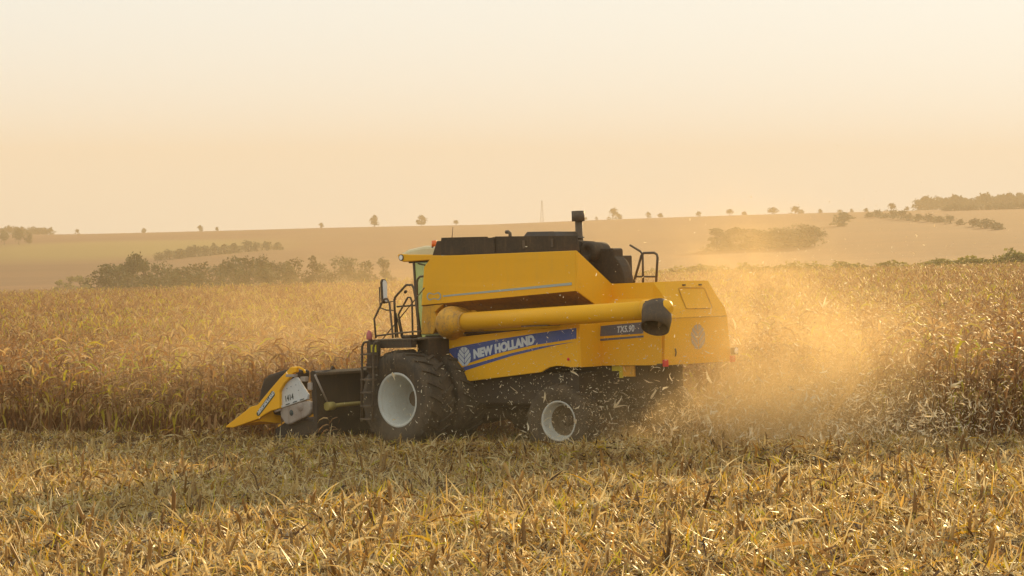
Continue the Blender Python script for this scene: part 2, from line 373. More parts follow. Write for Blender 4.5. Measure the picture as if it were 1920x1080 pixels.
# model panel on the slim rear side shield
pb = MB().box((-4.36, .886, 1.375), (-3.12, .905, 2.09)).build('rear_side_shield', Yl, C, .008)
MB().prism([(-3.17, 2.0), (-4.00, 2.045), (-4.02, 2.03), (-4.02, 1.87), (-3.15, 1.84)], 1, .906, .909).build('model_plate', M['slate'], pb)
MB().prism([(-3.15, 1.80), (-4.02, 1.84), (-4.02, 1.81), (-3.14, 1.765)], 1, .906, .909).build('model_stripe', M['slate'], pb)
text_mb('TX5.90', .135, side_m(-3.49, .912, 1.892, R(2.3)), .25, .004, .80, 1.08).build('model_lettering', M['letter'], pb)
# step between the wide front shield and the slim rear one
MB().box((-3.15, .88, 1.37), (-3.12, 1.40, 2.04)).build('shield_end_panel', Yl, C, .008)
# grain tank: flared hopper
def tx(z): return float(np.interp(z, [1.95, 2.42, 2.76, 3.05, 3.23], [.33, .27, .22, .18, -.02]))
tk = MB()
prof = [(1.32, 3.22), (1.40, 2.56), (.97, 2.30), (.95, 1.93)]
front = []; back = []
for y, z in prof: front.append((tx(z), y, z))
zc_f = [3.22, 2.44, 2.25, 1.93]
outer = [  # rows: front x, back x per ring
    [(-.02, 1.40, 3.225), (-3.10, 1.38, 3.19)],
    [(.18, 1.40, 3.05), (-3.10, 1.385, 3.05)],
    [(.22, 1.40, 2.76), (-3.10, 1.39, 2.76)],
    [(.27, 1.40, 2.42), (-3.09, 1.40, 2.56)],
    [(.30, 1.02, 2.16), (-3.09, .93, 2.32)],
    [(.33, .98, 1.93), (-3.09, .90, 2.0)]]
vsx = [p for r in outer for p in r]; vsx += [(max(x, -.95 if z > 2.6 else -3.09), -y, z) for x, y, z in vsx]; fs = []; mis = []
for o in (0, 12):
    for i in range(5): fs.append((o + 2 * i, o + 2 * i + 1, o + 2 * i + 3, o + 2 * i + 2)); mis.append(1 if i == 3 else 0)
for i in range(5): fs.append((2 * i, 2 * i + 2, 12 + 2 * i + 2, 12 + 2 * i)); mis.append(0)
# rear wall, its top edge dropping to the hood
rw = [(-3.10, 1.38, 3.19), (-3.10, 1.385, 3.05), (-3.10, 1.39, 2.76), (-3.09, 1.40, 2.56), (-3.09, .93, 2.32), (-3.09, .90, 2.0), (-3.09, 0, 2.0), (-3.09, 0, 2.66), (-3.09, .55, 2.665)]
tk.add(vsx, fs); tk.mi = mis; tk.add(rw, [tuple(range(9))]); tk.add([(-.95, 1.38, 3.19), (-.95, 1.39, 2.62), (-.95, -1.39, 2.62), (-.95, -1.38, 3.19)], [(0, 1, 2, 3)])
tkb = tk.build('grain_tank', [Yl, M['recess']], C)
sm = tkb.modifiers.new('thickness', 'SOLIDIFY'); sm.thickness = .03; sm.offset = -1
bv = tkb.modifiers.new('bevel', 'BEVEL'); bv.width = .012; bv.segments = 2; bv.limit_method = 'ANGLE'; bv.angle_limit = R(30)
MB().prism([(.265, 2.40), (.32, 1.94), (.04, 1.94), (-.08, 2.12), (-.02, 2.30), (-.22, 2.425)], 1, 1.0, 1.385).build('front_corner_panel', M['yellow_dirty'], tkb, .012)
def ringpath(cx, cz, a, b, n=40):
    # two joined loops, infinity-like outline
    out = []
    for i in range(n):
        t = 2 * math.pi * i / n; x = math.cos(t); rr = 1
        out.append((cx + a * math.copysign(abs(x) ** .8, x), cz + b * math.sin(t) * (1 - .5 * math.exp(-(x * 2.4) ** 2))))
    return out
rp_ = ringpath(-.03, 2.56, .165, .085); n_ = len(rp_)
sw = MB()
for i in range(n_):
    p, q = rp_[i], rp_[(i + 1) % n_]; c_ = (-.03, 2.56)
    def inn(p_): return (c_[0] + (p_[0] - c_[0]) * .84, c_[1] + (p_[1] - c_[1]) * .70)
    a_, b_ = inn(p), inn(q)
    sw.add([(p[0], 1.404, p[1]), (q[0], 1.404, q[1]), (b_[0], 1.404, b_[1]), (a_[0], 1.404, a_[1])], [(0, 1, 2, 3)])
sw.build('loop_mark', M['stripe'], tkb, recalc=False)
MB().prism([(-.24, 2.57), (-.24, 2.545), (-3.02, 2.655), (-3.02, 2.695)], 1, 1.402, 1.4045).build('grey_stripe', M['stripe'], tkb)
# black folding tank extension
ex = MB()
e0 = [(.10, 3.25), (-.02, 3.475), (-.05, 3.525), (-1.29, 3.495), (-3.02, 3.425), (-3.05, 3.19)]
ex.prism([(.10, 3.24), (-.01, 3.47), (-1.29, 3.475), (-1.26, 3.21)], 1, 1.27, 1.24)
for sg in (1, -1):
    ex.prism([(.10, 3.24), (-.01, 3.47), (-.98, 3.475), (-.95, 3.21)], 1, sg * 1.238, sg * 1.22)
    ex.prism([(-.03, 3.44), (-.05, 3.525), (-1.0, 3.50), (-1.0, 3.44)], 1, sg * 1.20, sg * 1.10)
ex.prism([(-1.26, 3.21), (-1.29, 3.49), (-3.02, 3.425), (-3.05, 3.19)], 1, 1.25, 1.22)
ex.prism([(.10, 3.24), (.07, 3.24), (-.04, 3.47), (-.01, 3.47)], 1, -1.24, 1.24)
ex.box((-1.30, 1.262, 3.215), (-1.26, 1.275, 3.48))
exo = ex.build('tank_extension', M['canvas'], C)
MB().add([(-.03, -1.2, 3.44), (-.03, 1.2, 3.44), (-1.0, 1.2, 3.43), (-1.0, -1.2, 3.43), (-.5, 0, 3.45)], [(0, 1, 4), (1, 2, 4), (2, 3, 4), (3, 0, 4)]).build('tank_cover', M['canvas'], exo)
for x0 in (-1.9, -2.5): MB().box((x0, 1.252, 3.27), (x0 - .05, 1.27, 3.40)).build('stay', M['steel'], exo)
ht = MB(); b0 = [(-1.60, .25, 3.44), (-2.36, .25, 3.42), (-2.36, .95, 3.42), (-1.60, .95, 3.44)]; b1 = [(-1.66, .32, 3.55), (-2.24, .32, 3.53), (-2.24, .88, 3.53), (-1.66, .88, 3.55)]
ht.add(b0 + b1, [(0, 1, 5, 4), (1, 2, 6, 5), (2, 3, 7, 6), (3, 0, 4, 7), (4, 5, 6, 7)]); ht.build('roof_hatch', M['black'], C, .01)
MB().tube([(-1.31, .9, 3.44), (-1.31, .9, 3.54), (-1.27, .9, 3.565), (-1.22, .9, 3.565)], .03, 8).build('breather_pipe', M['steel'], C)
MB().tube([(.10, .8, 3.46), (.06, .8, 3.71)], [.008, .004], 6).build('aerial', M['black'], C)
# unloading auger
ang = [(-.42, .75, 2.02), (-.42, 1.05, 2.06), (-.42, 1.30, 2.10), (-.45, 1.46, 2.12), (-.55, 1.57, 2.13), (-.70, 1.61, 2.13), (-.88, 1.61, 2.13)]
rr_ = [.30, .30, .285, .27, .24, .19, .145]
el = MB().tube(ang, rr_, 28); el.lathe([(.36, -.03), (.36, .03), (.29, .03)], (-.42, 1.12, 2.09), 1, 32)
for k in range(14):
    a = 2 * math.pi * k / 14; el.box((-.42 + .335 * math.cos(a) - .012, 1.14, 2.09 + .335 * math.sin(a) - .012), (-.42 + .335 * math.cos(a) + .012, 1.165, 2.09 + .335 * math.sin(a) + .012))
au = empty('unloading_auger'); au.parent = C
el.build('elbow', M['yellow_dirty'], au)
MB().tube([(-.86, 1.61, 2.13), (-2.7, 1.60, 2.178), (-4.62, 1.58, 2.228)], [.145, .145, .14], 28).build('auger_tube', Yl, au)
MB().lathe([(.150, -.02), (.156, -.02), (.156, .02), (.150, .02)], (-.90, 1.61, 2.13), 0, 28).build('clamp_ring', M['yellow_dirty'], au)
MB().tube([(-4.60, 1.57, 2.235), (-4.90, 1.57, 2.25), (-5.04, 1.57, 2.245), (-5.10, 1.57, 2.23)], [.15, .15, .12, .05], 24).build('end_cap', Yl, au)
sp_ = MB(); path = [(-4.80, 1.575, 2.33), (-4.84, 1.60, 2.22), (-4.89, 1.66, 2.10), (-4.92, 1.75, 1.96)]
sp_.tube(path, [.19, .225, .225, .215], 26, caps=False)
spo = sp_.build('rubber_spout', M['black'], au, recalc=False); s_ = spo.modifiers.new('thickness', 'SOLIDIFY'); s_.thickness = .012
MB().box((-4.68, 1.46, 2.35), (-4.98, 1.68, 2.37)).build('spout_clamp', M['black'], au, .01)
MB().tube([(-5.02, 1.68, 2.16), (-5.04, 1.72, 2.10), (-4.98, 1.74, 1.98)], [.05, .045, .02], 10).build('spout_latch', M['steel'], au)
MB().box((-2.2, 1.36, 1.93), (.30, .90, 1.96)).box((-2.75, 1.40, 2.03), (-2.2, 1.70, 2.045)).box((-3.1, .9, 1.93), (-2.2, 1.36, 1.96)).build('auger_cradle', M['steel'], C)
MB().box((.28, -.9, 1.38), (-4.2, .9, 2.0)).box((.30, .9, 1.62), (-3.05, 1.30, 1.92)).build('body_frame', M['steel'], C)
MB().box((-.45, -.72, .72), (-3.3, .72, 1.38)).box((-3.3, -.2, 1.0), (-3.9, .68, 1.37)).box((-.65, .72, .8), (-3.0, 1.28, 1.28)).prism([(-.5, 1.38), (.6, 1.1), (.6, .6), (-.5, .72)], 1, -.62, .62).build('threshing_housing', M['dark'], C)
MB().prism([(.6, 1.1), (1.75, .95), (1.75, .35), (.6, .6)], 1, -.6, .6).build('feeder_house', M['dark'], C)
# brackets with yellow labels under the rear
br = MB().box((-3.52, .80, 1.20), (-3.75, .83, 1.37)).build('bracket_plate', M['yellow_dirty'], C)
MB().box((-3.30, .80, 1.29), (-3.45, .83, 1.37)).build('warning_label', M['label'], C)
MB().box((-3.45, .82, 1.18), (-3.52, .835, 1.37)).build('warning_label', M['label'], C)
# engine bay
cy = -2.75
e = MB().box((-.97, -.45, 2.66), (-2.75, 1.0, 3.12)).box((-1.0, .5, 3.1), (-2.5, 1.15, 3.38)).box((-2.15, .1, 3.1), (-2.4, .6, 3.36)).build('engine_block', M['canvas'], C, .02)
stk = MB().lathe([(.075, 0), (.06, .06), (.06, .36), (.0, .36)], (-2.27, .3, 3.36), 2, 18).build('exhaust_pipe', M['steel'], C)
MB().lathe([(0, 0), (.105, 0), (.105, .165), (0, .165)], (-2.26, .3, 3.695), 2, 20).build('exhaust_cap', M['steel'], stk)
MB().lathe([(0, -.22), (.155, -.22), (.16, -.2), (.16, .18), (.145, .20), (.08, .21), (.07, .19), (0, .19)], (-2.72, .45, 3.18), 1, 26).build('air_filter', M['canvas'], C)
MB().tube([(-2.3, .45, 3.30), (-2.5, .45, 3.30), (-2.7, .45, 3.28)], .07, 12).build('intake_hose', M['canvas'], C)
MB().tube([(-2.40, .55, 3.12), (-2.58, .55, 3.13), (-2.68, .55, 3.04), (-2.70, .55, 2.80)], .07, 12).build('coolant_hose', M['canvas'], C)
scp = [(-2.70, 2.66), (-2.70, 3.235), (-3.12, 3.225), (-3.15, 3.20), (-3.15, 3.09), (-3.22, 3.03), (-3.28, 2.94), (-3.32, 2.84), (-3.345, 2.74), (-3.345, 2.66)]
MB().prism(scp, 1, .27, .50).build('rotary_screen_housing', M['canvas'], C, .015)
for k in range(5): MB().box((-2.78 - .075 * k, .501, 3.17), (-2.82 - .075 * k, .508, 3.20)).build('vent_slot', M['black'], C)
# rear ladder hoop
hoop = empty('rear_handrail'); hoop.parent = C
MB().tube([(-3.45, .4, 2.66), (-3.58, .4, 2.98), (-3.625, .4, 3.09), (-3.67, .4, 3.125), (-3.88, .4, 3.12), (-3.935, .4, 3.09), (-3.945, .4, 3.04), (-3.90, .4, 2.66)], .02, 8).build('rail_hoop', M['steel'], hoop)
MB().tube([(-3.48, .4, 2.76), (-3.89, .4, 2.745)], .015, 8).build('cross_rail', M['steel'], hoop)
MB().tube([(-3.40, .4, 3.26), (-3.61, .4, 3.15), (-3.65, .4, 3.10), (-3.64, .4, 2.66)], .018, 8).build('grab_bar', M['steel'], hoop)
# cab
cab = empty('cab'); cab.parent = C
MB().prism([(1.36, 3.30), (1.32, 3.22), (1.24, 3.175), (.30, 3.19), (.20, 3.30), (.25, 3.40), (.75, 3.425), (1.15, 3.375)], 1, -.80, .80).build('cab_roof', M['roof'], cab, .05)
MB().prism([(1.37, 3.30), (1.33, 3.21), (1.24, 3.17), (.35, 3.18), (.35, 3.26), (1.1, 3.29), (1.30, 3.31)], 1, -.82, .82).build('roof_trim', Yl, cab, .015)
MB().box((1.22, -.70, 3.145), (.4, .70, 3.17)).build('roof_lining', M['black'], cab)
for y in (.62, -.62):
    wl = MB().lathe([(0, .02), (.042, .02), (.055, .0), (.055, -.05)], (1.345, y, 3.25), 0, 16).build('work_light', M['black'], cab)
    MB().lathe([(0, .01), (.038, .0)], (1.372, y, 3.25), 0, 16).build('lens', M['lamp'], wl)
wl = MB().lathe([(.055, -.03), (.055, .012), (.042, .014)], (1.27, .822, 3.245), 1, 18).build('side_lamp', M['black'], cab)
MB().lathe([(0, .0), (.042, .0)], (1.27, .837, 3.245), 1, 18).build('lens', M['lamp'], wl)
pil = MB()
for y in (.78, -.78):
    pil.tube([(1.02, y, 3.15), (.99, y, 2.5), (.90, y * 1.0, 1.80)], .022, 6); pil.tube([(.32, y, 3.15), (.34, y, 1.80)], .04, 6)
pil.tube([(.92, .78, 3.13), (.72, .78, 3.09), (.60, .8, 3.09)], .012, 6).box((.70, .76, 3.02), (.62, .80, 3.10))
pil.build('cab_pillars', M['black'], cab)
for y in (.77, -.77): MB().add([(1.01, y, 3.15), (.98, y, 2.5), (.89, y, 1.82), (.34, y, 1.82), (.32, y, 3.15)], [(0, 1, 2, 3, 4)]).build('side_window', M['glass'], cab)
MB().add([(1.02, .77, 3.15), (1.30, 0, 3.15), (1.15, 0, 1.75), (.90, .77, 1.82), (1.02, -.77, 3.15), (.90, -.77, 1.82)], [(0, 1, 2, 3), (1, 4, 5, 2)]).build('windscreen', M['glass'], cab)
MB().box((.90, -.78, 1.75), (.30, .78, 1.82)).build('cab_floor', M['black'], cab)
MB().box((.55, -.22, 1.82), (.42, .22, 2.75)).box((.80, -.24, 2.15), (.45, .24, 2.27)).build('seat', M['black'], cab, .04)
bc = MB().lathe([(0, .11), (.045, .10), (.05, .0), (0, 0)], (.56, .74, 3.40), 2, 16).build('beacon', M['orange'], C)
MB().lathe([(.0, 0), (.055, 0), (.055, -.03), (0, -.03)], (.56, .74, 3.40), 2, 14).build('beacon_base', M['black'], bc)
# platform, rails, ladder
pf = empty('access_platform'); pf.parent = C
MB().box((.68, .85, 1.86), (-.32, 2.25, 1.885)).build('deck_plate', M['steel'], pf, .004)
MB().box((.66, 2.12, 1.74), (-.30, 2.24, 1.86)).box((.66, .9, 1.80), (.60, 2.12, 1.86)).box((.12, .9, 1.78), (.04, 2.12, 1.86)).box((-.10, 1.1, 1.50), (-.34, 1.9, 1.86)).build('deck_beam', M['black'], pf)
rails = [
 ([(.60, 2.15, 1.90), (.625, 2.15, 2.22), (.42, 2.15, 2.50), (.37, 2.15, 2.54), (.31, 2.15, 2.545), (.26, 2.15, 2.47), (.21, 2.15, 1.97), (.205, 2.15, 1.90)], .017),
 ([(.39, 1.9, 1.90), (.395, 1.9, 2.52), (.37, 1.9, 2.57), (.14, 1.9, 2.74), (.10, 1.9, 2.76), (-.02, 1.9, 2.755), (-.06, 1.9, 2.70), (-.10, 1.9, 2.50), (-.15, 1.9, 1.90)], .019),
 ([(.22, 1.9, 1.90), (.31, 1.9, 2.28), (.13, 1.9, 2.50), (.08, 1.9, 2.555), (.02, 1.9, 2.55), (-.01, 1.9, 2.48), (.0, 1.9, 1.90)], .016),
 ([(.34, 1.9, 2.41), (-.09, 1.9, 2.42)], .014), ([(.70, 1.9, 1.88), (-.10, 1.9, 2.53), (-.30, 1.9, 2.70)], .009),
 ([(.56, 1.2, 1.88), (.55, 1.2, 2.80), (.53, 1.2, 2.86), (.47, 1.2, 2.90), (.36, 1.2, 2.90)], .018),
 ([(.60, 2.15, 1.94), (.0, 2.15, 1.985), (-.30, 2.0, 2.0)], .014), ([(.34, 1.9, 1.90), (.36, 1.9, 2.30), (.25, 1.9, 1.90)], .013)]
for p, r in rails: MB().tube(p, r, 8).build('guard_rail', M['steel'], pf)
MB().tube([(.48, 2.15, 2.74), (.48, 2.15, 2.40), (.37, 2.12, 2.36), (.21, 2.1, 2.35), (.205, 2.1, 2.5), (.37, 2.12, 2.48), (.46, 2.14, 2.55)], .012, 8).build('mirror_arm', M['steel'], pf)
mi = MB().prism([(y, z) for y, z in [(2.16, 2.50), (2.11, 2.46), (2.05, 2.50), (2.04, 2.80), (2.07, 2.86), (2.14, 2.87), (2.17, 2.82)]], 0, .40, .45).build('mirror', M['black'], pf, .015)
MB().prism([(2.145, 2.51), (2.11, 2.48), (2.065, 2.51), (2.055, 2.79), (2.08, 2.84), (2.13, 2.85), (2.155, 2.81)], 0, .394, .399).build('mirror_glass', M['lamp'], mi)
MB().tube([(.12, 1.9, 2.655), (.10, 1.94, 2.64)], .025, 8).build('rail_knob', M['black'], pf)
MB().box((.22, 1.75, 1.885), (.02, 1.95, 1.94)).build('foot_pedal', M['black'], pf, .02)
lad = empty('ladder'); lad.parent = C
MB().tube([(.40, 2.5, 1.86), (.52, 2.5, 1.845), (.57, 2.5, 1.78), (.585, 2.5, 1.45), (.64, 2.5, .56)], .02, 8).build('ladder_rail', M['steel'], lad)
MB().tube([(.18, 2.5, 1.86), (.27, 2.5, 1.84), (.31, 2.5, 1.76), (.33, 2.5, 1.30), (.385, 2.5, .56)], .02, 8).build('ladder_rail', M['steel'], lad)
for z in (1.65, 1.44, 1.24, 1.03, .81, .60):
    x = float(np.interp(z, [.56, 1.45, 1.78], [.64, .585, .57])); MB().box((x, 2.42, z - .012), (x - .26, 2.54, z + .012)).build('rung', M['steel'], lad)
MB().prism([(.60, 1.84), (.62, 1.36), (.50, 1.28), (.37, 1.30), (.34, 1.84)], 1, 2.30, 2.36).box((.58, 2.36, 1.36), (.46, 2.41, 1.50)).build('ladder_box', M['black'], lad)
MB().box((.50, 2.362, 1.68), (.38, 2.372, 1.80)).build('warning_label', M['label'], lad)
fx = MB().lathe([(0, 0), (.045, 0), (.05, .02), (.05, .09), (.03, .13), (.018, .15), (0, .15)], (.60, 2.3, 1.885), 2, 14).build('fire_extinguisher', M['pink'], C)
# wheels
def wheel(x, y, z, r, w, rr, steer, n_lug, name, dish=.5, out=1):
    t = empty(name); t.parent = C; t.location = (x, y, z); t.rotation_euler = (0, 0, steer)
    h = w / 2; o = out
    pr = [(rr - .01, -h * .80), (rr + .03, -h * .95), (r * .80, -h * 1.05), (r * .93, -h * .98), (r * .955, -h * .6), (r * .965, 0), (r * .955, h * .6), (r * .93, h * .98), (r * .80, h * 1.05), (rr + .03, h * .95), (rr - .01, h * .80)]
    ty = MB().lathe(pr, (0, 0, 0), 1, 56)
    for k in range(n_lug):
        for sg in (1, -1):
            a0 = 2 * math.pi * (k + (.5 if sg > 0 else 0)) / n_lug; pts = []
            for (yy, da, rad) in ((sg * h * 1.0, 0, r * .90), (sg * h * .96, .02, r * .975), (sg * h * .5, .11, r), (-sg * h * .04, .21, r)):
                for dd in (-.038, .038):
                    a = a0 + da + dd * (1.15 if yy * sg > .8 * h else .9)
                    pts += [(rad * math.cos(a), yy, rad * math.sin(a)), ((rad - .07) * math.cos(a), yy * .99, (rad - .07) * math.sin(a))]
            fs = []
            for i in range(3):
                o0 = 4 * i; fs += [(o0, o0 + 4, o0 + 6, o0 + 2), (o0, o0 + 1, o0 + 5, o0 + 4), (o0 + 2, o0 + 6, o0 + 7, o0 + 3)]
            fs += [(0, 2, 3, 1), (12, 13, 15, 14)]; ty.add(pts, fs)
    ty.build('tyre', M['rubber'], t)
    g = h * .84
    rm = MB().lathe([(rr, o * (g - .03)), (rr + .015, o * g), (rr - .012, o * (g + .008)), (rr - .03, o * (g - .012)), (rr - .035, o * (g - .09)), (rr - .065, o * (g - .14)),
                     (rr - .075, o * (g - dish * .55)), (rr - .095, o * (g - dish * .62)), (rr - .11, o * (g - dish * .95)), (rr * .62, o * (g - dish)), (rr * .36, o * (g - dish * .9)), (rr * .34, o * (g - dish * .98)), (rr * .2, o * (g - dish * .98)), (rr * .18, o * (g - dish * .8)), (0, o * (g - dish * .8))], (0, 0, 0), 1, 64)
    if r < .7: rm.mi = [1 if (i % 14) >= 6 else 0 for i in range(len(rm.f))]
    ro = rm.build('rim', [M['white'], M['disc']], t)
    sm_ = ro.modifiers.new('thickness', 'SOLIDIFY'); sm_.thickness = .012
    for k in range(8):
        a = 2 * math.pi * k / 8; c_ = (rr * .27 * math.cos(a), o * (g - dish * .97), rr * .27 * math.sin(a))
        MB().lathe([(0, o * .02), (.016, o * .02), (.018, 0)], c_, 1, 6).build('wheel_nut', M['steel'], ro)
    return t
wheel(0, 2.05, .90, .81, .58, .435, 0, 22, 'front_wheel', .70)
wheel(0, 1.28, .90, .81, .58, .435, 0, 22, 'front_wheel', .30)
wheel(0, -1.28, .90, .81, .58, .435, 0, 22, 'front_wheel', .30, -1)
wheel(0, -2.05, .90, .81, .58, .435, 0, 22, 'front_wheel', .52, -1)
wheel(-2.60, 1.20, .53, .60, .40, .315, R(8), 18, 'rear_wheel', .30)
wheel(-2.60, -1.20, .53, .60, .40, .315, R(8), 18, 'rear_wheel', .22, -1)
MB().tube([(0, -1.9, .9), (0, 1.9, .9)], .13, 12).build('front_axle', M['steel'], C)
MB().tube([(-2.6, -1.1, .55), (-2.6, 1.1, .55)], .08, 12).box((-2.5, -.3, .5), (-2.7, .3, .8)).build('rear_axle', M['steel'], C)

# ------------------------------------------------------------------ the maize header (mounted on the machine: moves with it)
H = empty('maize_header'); H.parent = C
MB().prism([(1.52, .36), (1.52, 1.36), (1.60, 1.40), (1.66, 1.38), (1.60, .42)], 1, -2.70, 2.66).build('back_sheet', M['dark'], H, .01)
MB().prism([(1.6, .36), (2.6, .20), (2.6, .42), (2.2, .60), (1.6, .55)], 1, -2.66, 2.62).build('row_unit_deck', M['dark'], H)
MB().tube([(1.95, -2.6, .75), (1.95, 2.6, .75)], .09, 10).build('cross_auger', M['steel'], H)
MB().tube([(1.50, 2.70, 1.33), (1.50, 2.42, .83)], .018, 6).build('hose', M['cover'], H)
MB().box((1.48, 1.6, 1.32), (1.52, 2.66, 1.36)).build('top_rail', M['steel'], H)
MB().tube([(1.46, 2.38, .80), (1.44, 2.2, .81), (1.40, .6, .82)], .035, 12).build('drive_shaft', M['shaft'], H)
MB().tube([(1.46, 2.50, .80), (1.46, 2.34, .80)], .07, 12).build('shaft_joint', M['shaft'], H)
MB().prism([(2.24, 1.34), (2.17, 1.46), (2.02, 1.33), (1.92, 1.15), (2.05, 1.25)], 0, 1.62, 1.66).build('divider_flap', M['black'], H)
dv = empty('end_divider'); dv.parent = H
outl = [(3.71, .44), (3.52, .44), (3.26, .50), (2.89, .59), (2.57, .725), (2.33, .775), (2.32, 1.06), (2.20, 1.19), (2.08, 1.27), (1.97, 1.36), (1.90, 1.38), (1.90, 1.455), (2.02, 1.465), (2.30, 1.28), (2.59, 1.06), (2.88, .83), (3.05, .80), (3.19, .73), (3.52, .56), (3.71, .465)]
MB().prism(outl, 1, 2.68, 2.76).build('divider_shield', Yl, dv, .012)
MB().add([(3.72, 2.70, .45), (2.9, 2.678, .82), (2.75, 2.35, .78), (2.75, 2.35, .50), (2.9, 2.678, .55)], [(0, 1, 2), (0, 2, 3), (0, 3, 4), (0, 4, 1), (1, 4, 3, 2)]).build('snout', Yl, dv)
hd = MB(); ho = [(2.41, 1.43), (2.94, 1.32), (3.04, 1.26), (3.13, 1.07), (3.20, .82), (2.95, .66), (2.3, .60), (2.1, 1.40)]
hd.prism(ho, 1, 2.22, 2.47); hd.build('deflector_hood', M['dark'], dv, .05)
MB().tube([(2.02, 2.72, 1.45), (1.87, 2.70, 1.455), (1.78, 2.68, 1.41), (1.76, 2.68, 1.36)], .02, 8).build('hook', Yl, dv)
MB().box((2.14, 2.69, 1.30), (1.93, 2.765, 1.345)).build('upper_bracket', M['cover'], dv, .005)
# badge with lettering along the divider
bd = [(2.885, .715), (2.905, .68), (2.88, .645), (2.84, .645), (2.44, .985), (2.425, 1.02), (2.45, 1.06), (2.49, 1.07)]
bo = MB().prism(bd, 1, 2.761, 2.764).build('badge', M['green'], dv)
text_mb('NEW HOLLAND', .078, side_m(2.842, 2.767, .672, R(40.5)), .1, .003, .96).build('lettering', M['letter'], bo)
MB().prism([(2.85, .665), (2.43, 1.02), (2.435, 1.027), (2.855, .672)], 1, 2.765, 2.767).build('badge_line', M['letter'], bo)
pl = MB().prism([(2.0, 1.29), (1.93, 1.285), (1.68, 1.0), (1.69, .965), (2.35, .815), (2.345, 1.07), (2.22, 1.20)], 1, 2.66, 2.70).build('end_plate', M['greyplate'], H, .008)
text_mb('1414', .13, side_m(2.245, 2.703, .885, R(12.5)), .12, .003, .80, 1.08).build('number', M['ink'], pl)
MB().prism([(1.69, .965), (1.69, .93), (2.36, .775), (2.35, .815)], 1, 2.66, 2.715).build('plate_flange', M['greyplate'], pl, .005)
for a in (.18, .42, .66):
    x = 2.35 - a * .74; z = .795 + a * .165; MB().prism([(x, z), (x - .10, z + .022), (x - .10, z + .04), (x, z + .018)], 1, 2.716, 2.718).build('slot', M['ink'], pl)
for x, z in ((2.2, 1.10), (1.98, 1.16), (1.92, 1.07), (2.10, 1.13)): MB().box((x, 2.701, z), (x - .022, 2.704, z + .01)).build('rivet', M['ink'], pl)
gc = [(2.38, .76), (2.34, .79), (2.10, .84), (1.78, .90), (1.70, .90), (1.645, .85), (1.64, .76), (1.67, .69), (1.76, .635), (2.10, .52), (2.20, .50), (2.28, .52), (2.37, .62), (2.39, .70)]
go = MB().prism(gc, 1, 2.58, 2.70).build('gearbox_cover', M['cover'], H, .03)
MB().lathe([(0, .02), (.06, .015), (.075, 0)], (1.88, 2.702, .80), 1, 18).build('cover_boss', M['cover'], go)
MB().lathe([(0, .004), (.04, .004), (.05, 0)], (2.10, 2.702, .70), 1, 14).build('grease_hole', M['ink'], go)
MB().tube([(2.48, 2.72, .72), (2.34, 2.72, .755)], .02, 8).build('lock_pin', M['cover'], H)
MB().box((1.86, 2.62, 1.22), (1.74, 2.70, 1.30)).box((1.70, 2.60, 1.08), (1.60, 2.69, 1.20)).build('side_bracket', M['cover'], H, .008)
MB().box((1.55, 2.50, 1.35), (1.64, 2.62, 1.39)).build('lug', M['cover'], H)
for k in range(8):
    yy = 1.85 - k * .6
    sn = MB().add([(3.55, yy, .36), (2.6, yy + .20, .52), (2.6, yy - .20, .52), (2.6, yy, .78), (2.05, yy + .16, .60), (2.05, yy - .16, .60), (2.05, yy, .95)],
                  [(0, 1, 3), (0, 3, 2), (0, 2, 1), (1, 4, 6, 3), (3, 6, 5, 2), (1, 2, 5, 4), (4, 5, 6)]).build('row_snout', Yl, H, .01)

# ------------------------------------------------------------------ vegetation templates
def strip(base, d, up, L, w, n, droop, twist=0., r=None, fold=0):
    """ribbon leaf: list of verts/quads. base point, horizontal dir d, rises with up then droops"""
    base = np.array(base, float); d = np.array(d, float); pts = []
    p = base.copy(); ang = up; side = np.array([-d[1], d[0], 0.])
    for i in range(n + 1):
        t = i / n; ww = w * (1 - t ** 1.8) * (.45 + .55 * min(1, t * 4 + .2)) + .002
        sd_ = side * math.cos(twist * t) + np.array([0, 0, 1.]) * math.sin(twist * t)
        pts += [p - sd_ * ww / 2, p + sd_ * ww / 2]
        st = L / n; p = p + (d * math.cos(ang) + np.array([0, 0, 1.]) * math.sin(ang)) * st; ang -= droop / n
    f = [(2 * i, 2 * i + 1, 2 * i + 3, 2 * i + 2) for i in range(n)]
    return pts, f
class TB:
    def __init__(s): s.v = []; s.f = []; s.c = []
    def add(s, v, f, c): o = len(s.v); s.v += list(v); s.f += [tuple(i + o for i in q) for q in f]; s.c += [c] * len(f)
    def arr(s): return np.array(s.v, float), np.array(s.f, int), np.array(s.c, float)
def stalk(tb, p0, p1, r0, r1, n, c):
    p0 = np.array(p0, float); p1 = np.array(p1, float); v = []
    for p, r in ((p0, r0), (p1, r1)):
        for k in range(n): a = 2 * math.pi * k / n; v.append(p + np.array([r * math.cos(a), r * math.sin(a), 0]))
    tb.add(v, [(k, (k + 1) % n, n + (k + 1) % n, n + k) for k in range(n)], c)
